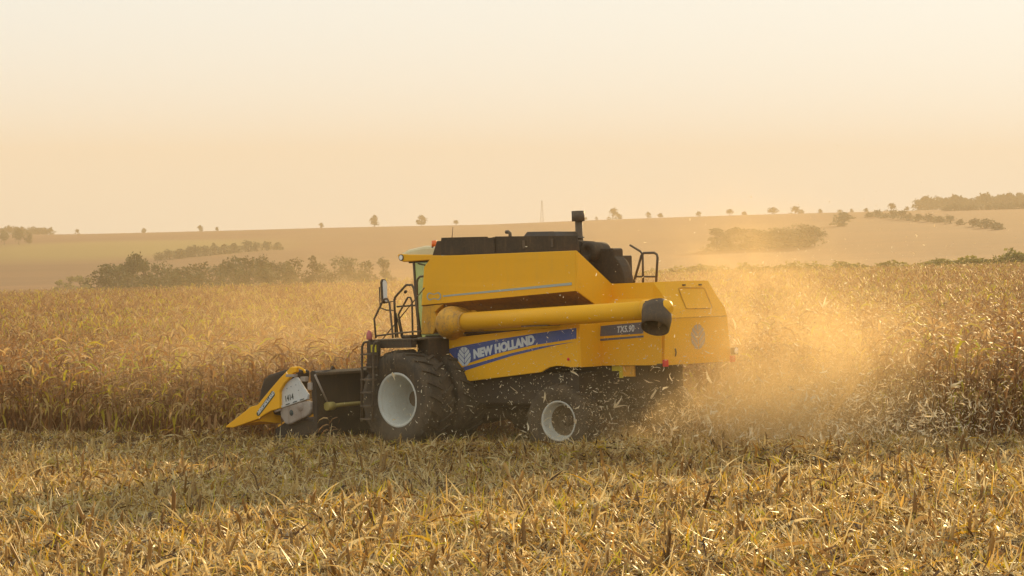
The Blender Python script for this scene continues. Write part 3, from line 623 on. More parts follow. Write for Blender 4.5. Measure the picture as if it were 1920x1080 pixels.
def corn_t(r, lod, green=0.):
    tb = TB(); h = r.uniform(1.42, 1.72); lean = np.array([r.uniform(-.10, .10), r.uniform(-.10, .10)])
    at_ = lambda z: np.array([lean[0] * (z / h) ** 2, lean[1] * (z / h) ** 2, z])
    nseg = 3 if lod == 0 else 1
    for i in range(nseg): stalk(tb, at_(h * .93 * i / nseg), at_(h * .93 * (i + 1) / nseg), .014 - .010 * i / nseg, .014 - .010 * (i + 1) / nseg, 4, .45) if lod == 0 else tb.add(
        [at_(0) + [-.014, 0, 0], at_(0) + [.014, 0, 0], at_(h * .9) + [.005, 0, 0], at_(h * .9) + [-.005, 0, 0]], [(0, 1, 2, 3)], .45)
    nl = r.randint(14, 17) if lod == 0 else 8
    a0 = r.uniform(0, 6.28)
    for k in range(nl):
        z = h * (.10 + .86 * (k + r.random() * .5) / nl) if lod == 0 else h * (.45 + .5 * (k + r.random() * .5) / nl)
        a = a0 + k * 3.14 + r.uniform(-.6, .6); d = (math.cos(a), math.sin(a), 0)
        col = min(.86, max(.02, r.gauss(.50, .19)))
        if r.random() < green: col = r.uniform(.89, 1.0)
        up = r.uniform(.2, 1.15); dr_ = r.uniform(1.9, 4.0)
        if z < h * .45 and lod == 0: up = r.uniform(-1.3, -.2); dr_ = r.uniform(.2, 1.0); col = max(.08, col - .05)
        v, f = strip(at_(z), d, up, r.uniform(.35, .75), r.uniform(.03, .062) * (1 if lod == 0 else 1.15), 4 if lod == 0 else 2, dr_, r.uniform(-1.6, 1.6))
        tb.add(v, f, col)
    if lod == 0:
        for k in range(2):
            a = r.uniform(0, 6.28); v, f = strip(at_(h), (math.cos(a), math.sin(a), 0), r.uniform(.5, 1.3), r.uniform(.08, .18), .012, 2, 1.6); tb.add(v, f, r.uniform(.55, .85))
        for e_ in range(r.randint(0, 2)):
            a = r.uniform(0, 6.28); d = np.array([math.cos(a), math.sin(a), 0]); z = h * r.uniform(.42, .55); b = at_(z)
            for k in range(3):
                v, f = strip(b + d * .01, (math.cos(a + k - 1), math.sin(a + k - 1), 0), r.uniform(-.9, .2), .22, .06, 3, 1.0, r.uniform(-1, 1)); tb.add(v, f, r.uniform(.72, .86))
    return tb.arr()
def scatter(temps, x, y, z, yaw, sc, pick, jit, tilt=None, add=0.):
    """join copies of templates into one mesh (arrays)"""
    V = []; F = []; A = []; off = 0
    for t, (tv, tf, tc_) in enumerate(temps):
        ix = np.nonzero(pick == t)[0]
        if not len(ix): continue
        c, s = np.cos(yaw[ix])[:, None], np.sin(yaw[ix])[:, None]; k = sc[ix][:, None]
        vx = (tv[None, :, 0] * c - tv[None, :, 1] * s) * k; vy = (tv[None, :, 0] * s + tv[None, :, 1] * c) * k; vz = tv[None, :, 2] * k + np.zeros_like(vx)
        if tilt is not None:
            a = tilt[0][ix][:, None]; b = tilt[1][ix][:, None]
            vx2 = vx * np.cos(a) + vz * np.sin(a); vz = -vx * np.sin(a) + vz * np.cos(a); vx = vx2
            vy2 = vy * np.cos(b) - vz * np.sin(b); vz = vy * np.sin(b) + vz * np.cos(b); vy = vy2
        v = np.stack([vx + x[ix][:, None], vy + y[ix][:, None], vz + z[ix][:, None]], -1).reshape(-1, 3)
        f = (tf[None] + (np.arange(len(ix)) * len(tv))[:, None, None]).reshape(-1, 4) + off
        a_ = np.clip(tc_[None] + jit[ix][:, None] * (tc_[None] < .87), 0, 1) + 0 * tc_[None]
        V.append(v); F.append(f); A.append(np.clip(a_ + (add[ix][:, None] if not np.isscalar(add) else 0), 0, 1).reshape(-1)); off += len(v)
    return np.concatenate(V), np.concatenate(F), np.concatenate(A)
r_ = random.Random(3)
near_t = [corn_t(r_, 0, .03) for _ in range(12)] + [corn_t(r_, 0, .35) for _ in range(3)]
far_t = [corn_t(r_, 1, .01) for _ in range(8)] + [corn_t(r_, 1, .4) for _ in range(3)]

def is_crop(x, y):
    s, q = sq(x, y)
    return ((q < -2.62) | ((s > 3.0) & (q < 2.55 - .13 * np.clip(s - 3, 0, 12)) & (q > -2.7)))
def gap(x, y):
    g0 = 73 + 2.5 * np.sin(x / 9) + .1 * x; return (y > g0) & (y < g0 + 17 + 1.5 * np.sin(x / 5)) & (x < 6 + 2 * np.sin(y))
def rows(y0, y1, dr, dp, jitr, margin=4.0):
    """planting rows parallel to the direction of travel"""
    R_ = (y1 + 60); qs = np.arange(-R_, R_, dr); ss = np.arange(-R_, R_, dp)
    Q, T = np.meshgrid(qs, ss); Q = Q.ravel() + rng.normal(0, jitr, Q.size) + .2; T = T.ravel() + rng.uniform(-dp / 2, dp / 2, T.size)
    x = MO.x + f0.x * T + l0.x * Q; y = MO.y + f0.y * T + l0.y * Q
    k = (y > y0) & (y < y1) & (np.abs(x) < .228 * y + margin)
    return x[k], y[k]
# near crop
x, y = rows(26, 78, .5, .22, .05)
k = is_crop(x, y) & ~gap(x, y); x, y = x[k], y[k]
s_, q_ = sq(x, y)
edge = np.minimum(np.where(s_ > 3.0, np.where(q_ > -2.62, 2.6 - .13 * np.clip(s_ - 3, 0, 12) - q_, 99), 99), np.where(q_ < -2.62, -2.62 - q_, 99))
edge = np.where((s_ > 3) & (q_ <= -2.62), 99, edge)
vis = (edge < 1.1) & (((np.abs(x) < .226 * y)) & ~((x > -1) & (x < 4.2)))
order = np.nonzero(vis)[0]; order = order[np.argsort(y[order])][:300]
green_zone = np.exp(-((x + 7.3) / 1.2) ** 2 - ((y - 42.5) / 3.0) ** 2) + .35 * np.exp(-((x - 6.6) / 1.0) ** 2 - ((y - 36.5) / 2.0) ** 2)
pick = rng.integers(0, 12, len(x)); pg = rng.random(len(x)) < green_zone * .6 + .015; pick[pg] = rng.integers(12, 15, pg.sum())
ind = np.zeros(len(x), bool); ind[order] = True
z = G(x, y)
o = ~ind
v, f, a = scatter(near_t, x[o], y[o], z[o] - .02, rng.uniform(0, 6.28, o.sum()), rng.normal(1.0, .10, o.sum()), pick[o], rng.normal(0, .07, o.sum()))
tag(np_mesh('maize_crop', v, f, M['corn'], a), kind='stuff')
cm = [np_mesh('maize_plant', t[0], t[1], M['corn'], t[2], link=False) for t in near_t]
for i in np.nonzero(ind)[0]:
    ob = bpy.data.objects.new('maize_plant', cm[pick[i]]); COL.objects.link(ob)
    ob.location = (x[i], y[i], z[i] - .02); ob.rotation_euler = (rnd.gauss(0, .05), rnd.gauss(0, .05), rnd.uniform(0, 6.28)); sc_ = rnd.gauss(1, .07); ob.scale = (sc_,) * 3
    left = s_[i] > 3
    g = pick[i] >= 12
    if left: tag(ob, 'dry maize plant with yellow-green leaves at the crop edge ahead of the header' if g else 'dry tan maize plant at the crop edge ahead of the header', 'maize plant', 'yellow-green maize plants at the edge ahead' if g else 'tan maize plants at the edge ahead')
    else: tag(ob, 'dry maize plant with yellow-green leaves at the crop edge behind the dust' if g else 'dry brown maize plant at the crop edge right of the dust', 'maize plant', 'yellow-green maize plants at the right edge' if g else 'brown maize plants at the right edge')
# far crop
parts = []
for (y0, y1, dr, dp, kscale) in ((78, 130, .7, .34, 1.0), (130, 285, 1.4, .75, 1.15)):
    x, y = rows(y0, y1, dr, dp, .15, 6)
    lim = 262 + 6 * np.sin(x / 23) + .06 * x
    k = is_crop(x, y) & ~gap(x, y) & (y < lim); x, y = x[k], y[k]
    gz = .9 * ((y > 89) & (y < 101 + 5 * np.sin(x / 4)) & (x < 4 + 3 * np.sin(y * 2))) * (.55 + .45 * np.sin(x / 3.1)) + .8 * (np.exp(-((x - 17.5) / 2.6) ** 2 - ((y - 108) / 3) ** 2))
    pick = rng.integers(0, 8, len(x)); pg = rng.random(len(x)) < gz * .75 + .015; pick[pg] = rng.integers(8, 11, pg.sum())
    parts.append(scatter(far_t, x, y, G(x, y), rng.uniform(0, 6.28, len(x)), rng.normal(kscale, .09, len(x)), pick, rng.normal(0, .06, len(x))))
off = 0; Vs, Fs, As = [], [], []
for v, f, a in parts: Vs.append(v); Fs.append(f + off); As.append(a); off += len(v)
tag(np_mesh('far_maize_crop', np.concatenate(Vs), np.concatenate(Fs), M['corn'], np.concatenate(As)), kind='stuff')

# ------------------------------------------------------------------ stubble and trash
def shred_t(r):
    tb = TB(); L = r.uniform(.05, .22) * (1.6 if r.random() < .18 else 1); n = r.choice((1, 2, 2, 3)); v, f = strip((0, 0, 0), (1, 0, 0), r.uniform(-.3, .75) + (.6 if r.random() < .12 else 0), L, r.choice((r.uniform(.004, .012), r.uniform(.010, .036))), n, r.uniform(-.8, 1.8), r.uniform(-2.4, 2.4))
    tb.add(v, f, min(.86, max(.02, r.gauss(.47, .25))) if r.random() > .02 else r.uniform(.88, 1)); return tb.arr()
def husk_t(r):
    tb = TB(); n = r.randint(7, 12)
    for k in range(n):
        a = r.uniform(0, 6.28); v, f = strip((0, 0, 0), (math.cos(a), math.sin(a), 0), r.uniform(-.1, 1.1), r.uniform(.05, .16), r.uniform(.008, .026), 3, r.uniform(-.4, 2.4), r.uniform(-1.4, 1.4)); tb.add(v, f, r.uniform(.70, .86))
    return tb.arr()
def strand_t(r):
    tb = TB(); v, f = strip((0, 0, 0), (1, 0, 0), r.uniform(0, .6), r.uniform(.28, .6), r.uniform(.010, .026), 6, r.uniform(.3, 1.6), r.uniform(-3, 3)); tb.add(v, f, r.uniform(.25, .8)); return tb.arr()
sh_t = [shred_t(r_) for _ in range(34)] + [strand_t(r_) for _ in range(6)] + [husk_t(r_) for _ in range(6)]
def put(n, y0, y1, margin=2.5):
    x = rng.uniform(-1, 1, n * 2); y = np.sqrt(rng.uniform(y0 ** 2, y1 ** 2, n * 2)); x = x * (.228 * y + margin)
    c = ~is_crop(x, y); return x[c][:n], y[c][:n]
def clump(x, y): return .5 + .25 * np.sin(x * 1.7 + 2 * np.sin(y * .9)) + .25 * np.sin(y * 2.3 + 1.5 * np.sin(x * 1.3))
X_, Y_ = [], []
for n, a, b in ((125000, 17.5, 28), (95000, 28, 39), (40000, 39, 56)):
    x, y = put(n, a, b); X_.append(x); Y_.append(y)
x = np.concatenate(X_); y = np.concatenate(Y_); cl = clump(x, y)
pick = rng.integers(0, 34, len(x)); ls_ = rng.random(len(x)) < .03; pick[ls_] = rng.integers(34, 40, ls_.sum()); hk = rng.random(len(x)) < .035 + .05 * (cl > .75); pick[hk] = rng.integers(40, 46, hk.sum())
def mound(x, y):
    s_, q_ = sq(x, y); return .24 * np.exp(-((q_ - np.where(s_ > 3.2, 2.7, 3.1)) / .9) ** 2) * (s_ > -9) * (.75 + .25 * np.sin(s_ * 2.1))
z = G(x, y) + rng.random(len(x)) ** 1.6 * (.05 + .16 * cl) + mound(x, y)
tl_ = (rng.normal(0, .38, len(x)), rng.normal(0, .38, len(x)))
v, f, a = scatter(sh_t, x, y, z, rng.uniform(0, 6.28, len(x)), rng.normal(1, .2, len(x)) * (1 + .15 * (y < 30)), pick, rng.normal(0, .10, len(x)), tl_)
tag(np_mesh('maize_trash', v, f, M['straw'], a), kind='stuff')
def stub_t(r):
    tb = TB(); h = r.uniform(.12, .38); rr = r.uniform(.011, .018); ln = r.uniform(-.06, .06)
    c = r.uniform(.38, .78); n = 5; v = []
    for z, q in ((0, 1.15), (h * .5, 1), (h, .9)):
        for k in range(n): a = 2 * math.pi * k / n; v.append((rr * q * math.cos(a) + ln * z / h, rr * q * math.sin(a), z + (.03 * math.cos(a) if z == h else 0)))
    tb.add(v, [(j * n + k, j * n + (k + 1) % n, (j + 1) * n + (k + 1) % n, (j + 1) * n + k) for j in (0, 1) for k in range(n)], c)
    tb.add([v[10], v[11], v[12], v[13]], [(0, 1, 2, 3)], .8)
    for k in range(r.randint(1, 4)):
        a = r.uniform(0, 6.28); vv_, f_ = strip((0, 0, h * r.uniform(.2, .9)), (math.cos(a), math.sin(a), 0), r.uniform(-.2, 1.2), r.uniform(.06, .20), r.uniform(.008, .026), 3, r.uniform(1.4, 4), r.uniform(-1, 1)); tb.add(vv_, f_, r.uniform(.3, .85) if r.random() > .05 else .92)
    return tb.arr()
st_t = [stub_t(r_) for _ in range(24)]
x, y = rows(18.2, 58, .5, .2, .05, 2)
s_, q_ = sq(x, y)
k = ~is_crop(x, y) & (rng.random(len(x)) < .85) & ~((q_ < 2.8) & (s_ > -5)) ; x, y = x[k], y[k]
z = G(x, y) + mound(x, y) * .7; pick = rng.integers(0, 24, len(x)); yaw = rng.uniform(0, 6.28, len(x)); scl = rng.normal(1.0, .2, len(x)).clip(.5, 1.6)
ti = (rng.normal(0, .24, len(x)), rng.normal(0, .24, len(x)))
inside = np.abs(x) < .224 * y
big = np.nonzero(inside & (y > 19.6))[0]; big = big[np.argsort(y[big])][:290]
ind = np.zeros(len(x), bool); ind[big] = True; o = ~ind
v, f, a = scatter(st_t, x[o], y[o], z[o] - .02, yaw[o], scl[o], pick[o], rng.normal(0, .08, o.sum()), (ti[0][o], ti[1][o]))
tag(np_mesh('cut_stubble', v, f, M['straw'], a), kind='stuff')
sm_ = [np_mesh('maize_stub', t[0], t[1], M['straw'], t[2], link=False) for t in st_t]
for i in big:
    ob = bpy.data.objects.new('maize_stub', sm_[pick[i]]); COL.objects.link(ob); ob.location = (x[i], y[i], z[i] - .02)
    ob.rotation_euler = (ti[1][i], ti[0][i], yaw[i]); ob.scale = (scl[i],) * 3
    tag(ob, 'cut maize stalk stub standing in the trash of the near foreground', 'stalk stub', 'cut maize stubs in the foreground')

ob = bpy.data.objects.new('broken_maize_plant', cm[2]); COL.objects.link(ob); ob.location = (-2.95, 36.3, float(G(-2.95, 36.3)) + .05); ob.rotation_euler = (.35, -.5, 1.2); ob.scale = (.5, .5, .5)
tag(ob, 'broken leaning maize plant left standing between the header end and the ladder', 'maize plant')
ob = bpy.data.objects.new('broken_maize_plant', cm[5]); COL.objects.link(ob); ob.location = (-1.2, 22.6, float(G(-1.2, 22.6))); ob.rotation_euler = (.5, .3, 2.2); ob.scale = (.34, .34, .34)
tag(ob, 'tangled broken maize tuft standing above the trash in the left foreground', 'maize plant')
ob = bpy.data.objects.new('broken_maize_plant', cm[13]); COL.objects.link(ob); ob.location = (-.55, 27.2, float(G(-.55, 27.2))); ob.rotation_euler = (-.4, .2, .4); ob.scale = (.36, .36, .36)
tag(ob, 'yellow-leaved broken maize tuft in the trash below the front wheel', 'maize plant')

# ------------------------------------------------------------------ flying trash behind the machine
def flake_t(r, L, w):
    tb = TB(); v, f = strip((0, 0, 0), (1, 0, 0), r.uniform(-.5, .9), L * r.uniform(.6, 1.4), w * r.uniform(.5, 1.3), 2, r.uniform(-2, 2), r.uniform(-1.5, 1.5)); tb.add(v, f, r.uniform(.2, .9)); return tb.arr()
fl_t = [flake_t(r_, .03, .010) for _ in range(10)] + [flake_t(r_, .08 + .012 * k, .012 + .0016 * k) for k in range(8)]
def blob(n, c, sx):
    p = rng.normal(0, 1, (n, 3)) * np.array(sx) + np.array(c); return p
P = np.concatenate([blob(5200, (4.4, 35.6, 1.2), (1.5, 1.6, .65)), blob(5200, (3.6, 33.9, .8), (1.6, .9, .38)), blob(3600, (5.6, 33.9, .75), (1.3, 1.0, .42)), blob(260, (-.6, 35.2, .8), (1.3, .5, .5)), blob(2200, (5.2, 38, 2.2), (1.7, 2.5, .9)), blob(1700, (1.6, 35.2, 1.2), (1.4, .7, .7)), blob(900, (3.5, 34.8, 1.9), (1.7, .8, .8)), blob(1600, (6.0, 35.8, .9), (1.2, 1.6, .5))])
P = P[(P[:, 2] > G(P[:, 0], P[:, 1]) + .05)]
s_, q_ = sq(P[:, 0], P[:, 1]); P = P[~((s_ > -4.3) & (q_ < .95) & (P[:, 2] > 1.0))]
pk = rng.integers(0, 10, len(P)); b_ = rng.random(len(P)) < np.clip(.45 - .30 * (P[:, 2] - G(P[:, 0], P[:, 1])), .01, .5) * np.where(P[:, 0] < 2.0, .3, 1); pk[b_] = rng.integers(10, 18, b_.sum())
v, f, a = scatter(fl_t, P[:, 0], P[:, 1], P[:, 2], rng.uniform(0, 6.28, len(P)), rng.normal(1, .25, len(P)).clip(.4, 2), pk, rng.normal(0, .1, len(P)), (rng.uniform(-1.5, 1.5, len(P)), rng.uniform(-1.5, 1.5, len(P))))
tag(np_mesh('flying_chaff', v, f, M['chaff'], a), kind='stuff')
hm = []
for k in range(6):
    tb = TB()
    for j in range(rnd.randint(1, 4)):
        a = rnd.uniform(-.5, .5); v, f = strip((0, 0, 0), (math.cos(a), math.sin(a), 0), rnd.uniform(-.3, .8), rnd.uniform(.12, .22), rnd.uniform(.02, .045), 4, rnd.uniform(-1, 2), rnd.uniform(-.8, .8)); tb.add(v, f, rnd.uniform(.5, .9))
    v, f, a = tb.arr(); hm.append(np_mesh('flying_husk', v, f, M['chaff'], a, link=False))
def at(px, py, d):
    t = math.atan(90 / (80 / 36 * 1920)); F = 80 / 36 * 1920; u, w_ = (px - 960) / F, (540 - py) / F
    return Vector((u * d, d * math.cos(t) + w_ * d * math.sin(t), 3.5 - d * math.sin(t) + w_ * d * math.cos(t)))
spots = [(-1.9, 36.0, 1.4), (2.1, 34.4, 1.1), (2.6, 34.8, .75), (1.55, 34.6, .95), (3.0, 34.2, 1.35), (3.3, 34.9, 1.30), (3.6, 34.4, .45), (4.1, 35.0, .95), (4.7, 34.0, .55), (5.2, 34.4, 1.05), (5.9, 34.8, .6), (4.4, 35.5, 1.9), (6.1, 33.6, .62), (5.6, 33.5, .55), (6.2, 33.4, .98), (5.0, 36.5, 2.4), (2.4, 34.3, .55), (1.1, 34.9, .9), (.9, 34.6, 1.5), (3.9, 33.6, .35), (2.9, 33.9, .9), (6.6, 34.2, 1.3), (3.5, 35.6, 2.1), (5.5, 35.2, 1.6), (1.9, 33.9, .45), (.5, 34.4, 1.2), (4.3, 34.2, .8), (3.2, 33.5, .3), (2.2, 33.7, 1.6), (5.3, 35.9, .9)]
for i, (x, y, z) in enumerate(spots):
    ob = bpy.data.objects.new('flying_husk', hm[i % 6]); COL.objects.link(ob); ob.location = (x, y, z); ob.rotation_euler = [rnd.uniform(0, 6.28) for _ in range(3)]; ob.scale = (rnd.uniform(.8, 1.35),) * 3
    tag(ob, 'pale maize husk strip flung into the air behind the machine', 'husk', 'husks flying behind the machine')

# ------------------------------------------------------------------ trees and bushes
def crown_mesh(name, r, n, H_, Wd, lobes, qs, m, base=.28):
    ls = []
    for k in range(lobes):
        t = r.random(); a = r.uniform(0, 6.28); rad = Wd * .5 * (1 - .6 * t) * r.uniform(.25, .85)
        ls.append((rad * math.cos(a), rad * math.sin(a), H_ * (base + .12 + (1 - base - .22) * t), Wd * r.uniform(.17, .30)))
    ls.append((0, 0, H_ * .82, Wd * .20))
    V = []; F = []; A = []
    for i in range(n):
        lx, ly, lz, lr = r.choice(ls); u = Vector((r.gauss(0, 1), r.gauss(0, 1), r.gauss(0, 1))).normalized(); rr = lr * r.uniform(.45, 1.06)
        c = Vector((lx, ly, lz)) + Vector((u.x * rr, u.y * rr, u.z * rr * .85)); s = qs * r.uniform(.5, 1.3)
        e1 = Vector((r.gauss(0, 1), r.gauss(0, 1), r.gauss(0, 1))).normalized(); e2 = e1.orthogonal().normalized() * r.uniform(.5, 1)
        o = len(V); V += [c - e1 * s - e2 * s * .3, c + e2 * s * .8 - e1 * s * .1, c + e1 * s, c - e2 * s]; F.append((o, o + 1, o + 2, o + 3)); A.append(r.random())
    return np_mesh(name, np.array([tuple(v) for v in V]), np.array(F), m, np.array(A), link=False), ls
def trunk_mesh(name, r, H_, ls):
    mb = MB(); mb.tube([(0, 0, -.4), (.02 * H_, 0, H_ * .3), (0, .02 * H_, H_ * .75)], [H_ * .028, H_ * .02, H_ * .008], 6, caps=False)
    for lx, ly, lz, lr in ls[:6]: mb.tube([(.01 * H_, 0, H_ * .3), (lx * .6, ly * .6, lz * .85), (lx, ly, lz)], [H_ * .012, H_ * .008, H_ * .003], 4, caps=False)
    me = bpy.data.meshes.new(name); me.from_pydata(mb.v, [], mb.f); me.materials.append(M['bark']); return me
r_ = random.Random(19); TR = []
for k in range(6):
    c_, ls = crown_mesh('crown', r_, 900, 8, r_.uniform(6.5, 9), 10, .34, M['tree'], base=-.12); TR.append((c_, trunk_mesh('trunk', r_, 8, ls)))
SM = []
for k in range(4):
    c_, ls = crown_mesh('crown', r_, 420, 8, r_.uniform(6.5, 8.5), 13, .5, M['tree'], base=-.05); SM.append((c_, trunk_mesh('trunk', r_, 8, ls)))
TALL = []
for k in range(2):
    c_, ls = crown_mesh('crown', r_, 700, 8, 3.6, 8, .25, M['tree'], base=.1); TALL.append((c_, trunk_mesh('trunk', r_, 8, ls)))
BU = []
for k in range(4):
    c_, ls = crown_mesh('bush_crown', r_, 420, 3, r_.uniform(3.5, 5), 7, .22, M['bush'], base=-.08); BU.append((c_, trunk_mesh('stem', r_, 3, ls)))
def tree(kind, pool, x, y, h, wk, label, cat, group=None, base_h=8., sink=.0):
    c, t = r_.choice(pool); e = empty(kind); e.location = (x, y, float(G(x, y)) - sink); k = h / base_h; e.scale = (k * wk, k * wk, k); e.rotation_euler = (0, 0, r_.uniform(0, 6.28))
    a = bpy.data.objects.new('crown', c); b = bpy.data.objects.new('trunk', t)
    for o in (a, b): COL.objects.link(o); o.parent = e
    tag(e, label, cat, group); return e
F_ = 80 / 36 * 1920
def X_at(px, Y_): return (px - 960) / F_ * Y_
# dense belt below the hill, left of the cab
L1 = 'dark hazy broadleaf tree in the belt left of the cab'
for px, Y_, h, w_ in [(185, 470, 6.2, 1.3), (205, 480, 7.0, 1.35), (228, 478, 7.0, 1.1), (270, 490, 7.8, 1.0), (297, 480, 7.2, 1.1), (318, 500, 6.2, 1.3), (345, 490, 6.4, 1.3), (372, 500, 7.2, 1.2), (398, 495, 6.5, 1.2), (422, 500, 7.0, 1.1), (462, 500, 8.0, 1.0), (487, 510, 8.0, .9), (512, 505, 6.8, 1.2), (538, 515, 7.0, .9), (560, 510, 7.6, .9), (604, 515, 6.4, 1.0), (628, 520, 7.6, .9), (655, 515, 7.4, 1.0), (685, 520, 6.4, 1.1), (720, 525, 6.8, 1.1), (240, 460, 5.2, 1.3), (330, 462, 5.0, 1.3), (410, 462, 5.2, 1.3), (500, 465, 5.4, 1.3), (285, 455, 5.0, 1.4), (370, 457, 5.0, 1.4), (455, 459, 5.2, 1.4), (545, 468, 5.2, 1.4)]:
    tree('tree', TR, X_at(px, Y_), Y_, h, w_, L1, 'tree', 'trees of the belt left of the cab')
tree('tree', TR, X_at(248, 470), 470, 8.8, .9, 'tallest rounded tree standing above the left end of the tree belt', 'tree')
tree('tree', TALL, X_at(586, 500), 500, 9.0, 1.1, 'tall slim tree rising above the right end of the tree belt', 'tree')
tree('tree', TR, X_at(437, 485), 485, 8.4, .9, 'pointed tree rising above the middle of the tree belt', 'tree')
for px, Y_, h in [(112, 640, 2.6), (132, 650, 3.2), (150, 640, 3.6), (165, 650, 3.0)]:
    tree('bush', BU, X_at(px, Y_), Y_, h, 1.3, 'low hazy bush at the left foot of the tree belt', 'bush', 'low bushes left of the belt', 3.)
for px, Y_, h in [(300, 900, 5), (318, 905, 5.5), (336, 915, 6), (352, 930, 5.4), (366, 930, 6.4), (384, 940, 6.4), (402, 950, 6.8), (420, 960, 6.2), (438, 970, 6.0), (466, 985, 6.6), (482, 990, 5.6), (500, 1000, 5.4), (520, 1010, 5)]:
    tree('tree', SM, X_at(px, Y_), Y_, h, 1.4, 'faint tree in the hedge line on the slope behind the belt', 'tree', 'hedge trees on the left slope', sink=h * .3)
for px, h in [(8, 7.5), (35, 8.5), (55, 6.5)]:
    tree('tree', SM, X_at(px, 1150), 1150, h, 1.1, 'single round tree on the far left slope', 'tree', 'round trees on the far left slope')
for i in range(15):
    tree('tree', SM, X_at(2 + i * 6.6, 1560), 1560, r_.uniform(5.5, 8), 1.4, 'distant tree in the row on the left skyline', 'tree', 'trees on the left skyline', sink=2)
for px, h, lb in [(145, 5, 'tiny tree clump on the skyline right of the left row'), (270, 5.5, 'small tree on the left skyline above the belt'), (375, 6.5, 'rounded tree on the skyline above the tree belt'), (407, 4.5, 'smaller tree right of the rounded skyline tree'), (602, 5.5, 'low bushy tree on the skyline above the slim tree'),
                  (702, 12.5, 'lone round-headed tree on the skyline left of the cab'), (791, 11.5, 'lone round tree on the skyline just left above the cab'), (855, 5.5, 'small tree on the skyline above the grain tank'),
                  (1149, 12, 'round dark tree on the skyline right of the exhaust'), (1098, 4, 'low bush-like tree on the skyline beside the exhaust'), (1118, 4, 'low tree between exhaust and the round skyline tree'), (1215, 7, 'small tree on the skyline above the handrail'), (1368, 7.5, 'small tree on the skyline above the rear hood')]:
    Yk = 1530 if px < 900 else 1600; h *= .66
    e = tree('tree', SM, X_at(px, Yk), Yk, h, .8 if h > 9 else 1.3, lb, 'tree')
for px in [1160, 1238, 1310, 1395]:
    tree('tree', SM, X_at(px, 1620), 1620, r_.uniform(2.5, 4.2), 1.7, 'very faint low tree on the skyline above the rear hood', 'tree', 'faint skyline trees above the hood')
for px in list(range(1452, 1720, 30)):
    tree('tree', SM, X_at(px + r_.uniform(-12, 12), 1650), 1650, r_.choice((3, 3.5, 4, 6)), 1.7, 'hazy tree in the line on the right skyline', 'tree', 'trees in the right skyline line')
for i in range(34):
    px = 1722 + i * 6.3; Yk = 1660 + r_.uniform(-30, 60)
    tree('tree', SM, X_at(px, Yk), Yk, r_.uniform(9, 13), 1.2, 'hazy tree in the wood along the right skyline', 'tree', 'trees of the wood on the right skyline', sink=2.5)
for px, Y_, h, lb in [(1582, 1180, 8.5, 'large round tree standing alone on the right slope')]:
    tree('tree', SM, X_at(px, Y_), Y_, h, 1.9, lb, 'tree', sink=1.2)
for px, Y_ in [(1630, 1330), (1645, 1320), (1660, 1300), (1675, 1280), (1690, 1260), (1705, 1240), (1722, 1220), (1740, 1200), (1760, 1180), (1782, 1150), (1800, 1120), (1825, 1080), (1850, 1050), (1870, 1020)]:
    tree('tree', SM, X_at(px, Y_), Y_, r_.uniform(4.5, 7), 1.6, 'hazy tree in the diagonal hedge down the right slope', 'tree', 'trees of the diagonal hedge on the right slope', sink=1.9)
for i in range(12):
    px = 1775 + i * 13; tree('tree', SM, X_at(px, 1420), 1420, r_.uniform(5.5, 7), 1.6, 'hazy tree in the row below the right skyline wood', 'tree', 'trees of the row below the wood', sink=2.2)
for i in range(13):
    px = 1345 + i * 15.2; tree('tree', TR, X_at(px, 900), 900, r_.uniform(6.2, 9.0), 1.8, 'hazy tree in the clump behind the dust cloud', 'tree', 'trees of the clump behind the dust')
for i in range(30):
    px = 1225 + i * 24 + r_.uniform(-8, 8); tree('bush', BU, X_at(px, 292), 292, r_.uniform(1.7, 3.0), 1.7, 'yellow-green bush in the hedge along the far edge of the maize', 'bush', 'bushes along the far maize edge', 3.)
for px, h in [(1880, 2.9), (1897, 3.6), (1915, 3.0)]:
    tree('bush', BU, X_at(px, 290), 290, h, 1.2, 'taller green bush at the right end of the far maize edge', 'bush', 'taller bushes at the right end', 3.)
# thin lattice mast on the skyline
mst = MB()
for k in range(6):
    z0, z1 = k * 2.6, (k + 1) * 2.6; w0, w1 = 1.1 - k * .15, 1.1 - (k + 1) * .15
    for a, b in ((-1, -1), (1, -1), (1, 1), (-1, 1)): mst.tube([(a * w0, b * w0, z0), (a * w1, b * w1, z1)], .09, 4)
    mst.tube([(-w0, -w0, z0), (w1, -w1, z1)], .06, 4); mst.tube([(w0, w0, z0), (-w1, w1, z1)], .06, 4)
mo_ = mst.build('lattice_mast', M['steel']); mo_.location = (X_at(1016, 1600), 1600, float(G(X_at(1016, 1600), 1600)))
tag(mo_, 'faint thin lattice mast on the skyline above the grain tank', 'mast')

# ------------------------------------------------------------------ air
def volbox(name, lo, hi, m):
    o = MB().box(lo, hi).build(name, m); tag(o, kind='stuff'); return o
m = bpy.data.materials.new('haze_air'); m.use_nodes = True; nt = m.node_tree; nt.nodes.remove(nt.nodes['Principled BSDF'])
pv = N(nt, 'ShaderNodeVolumePrincipled'); pv.inputs['Color'].default_value = (.81, .645, .42, 1); pv.inputs['Density'].default_value = .00055; pv.inputs['Anisotropy'].default_value = 0
nt.links.new(pv.outputs[0], nt.nodes['Material Output'].inputs['Volume'])
zmax = float(Z.max()) + 45
volbox('haze', (-1230, -62, float(Z.min()) - 1), (1230, 2230, zmax), m)

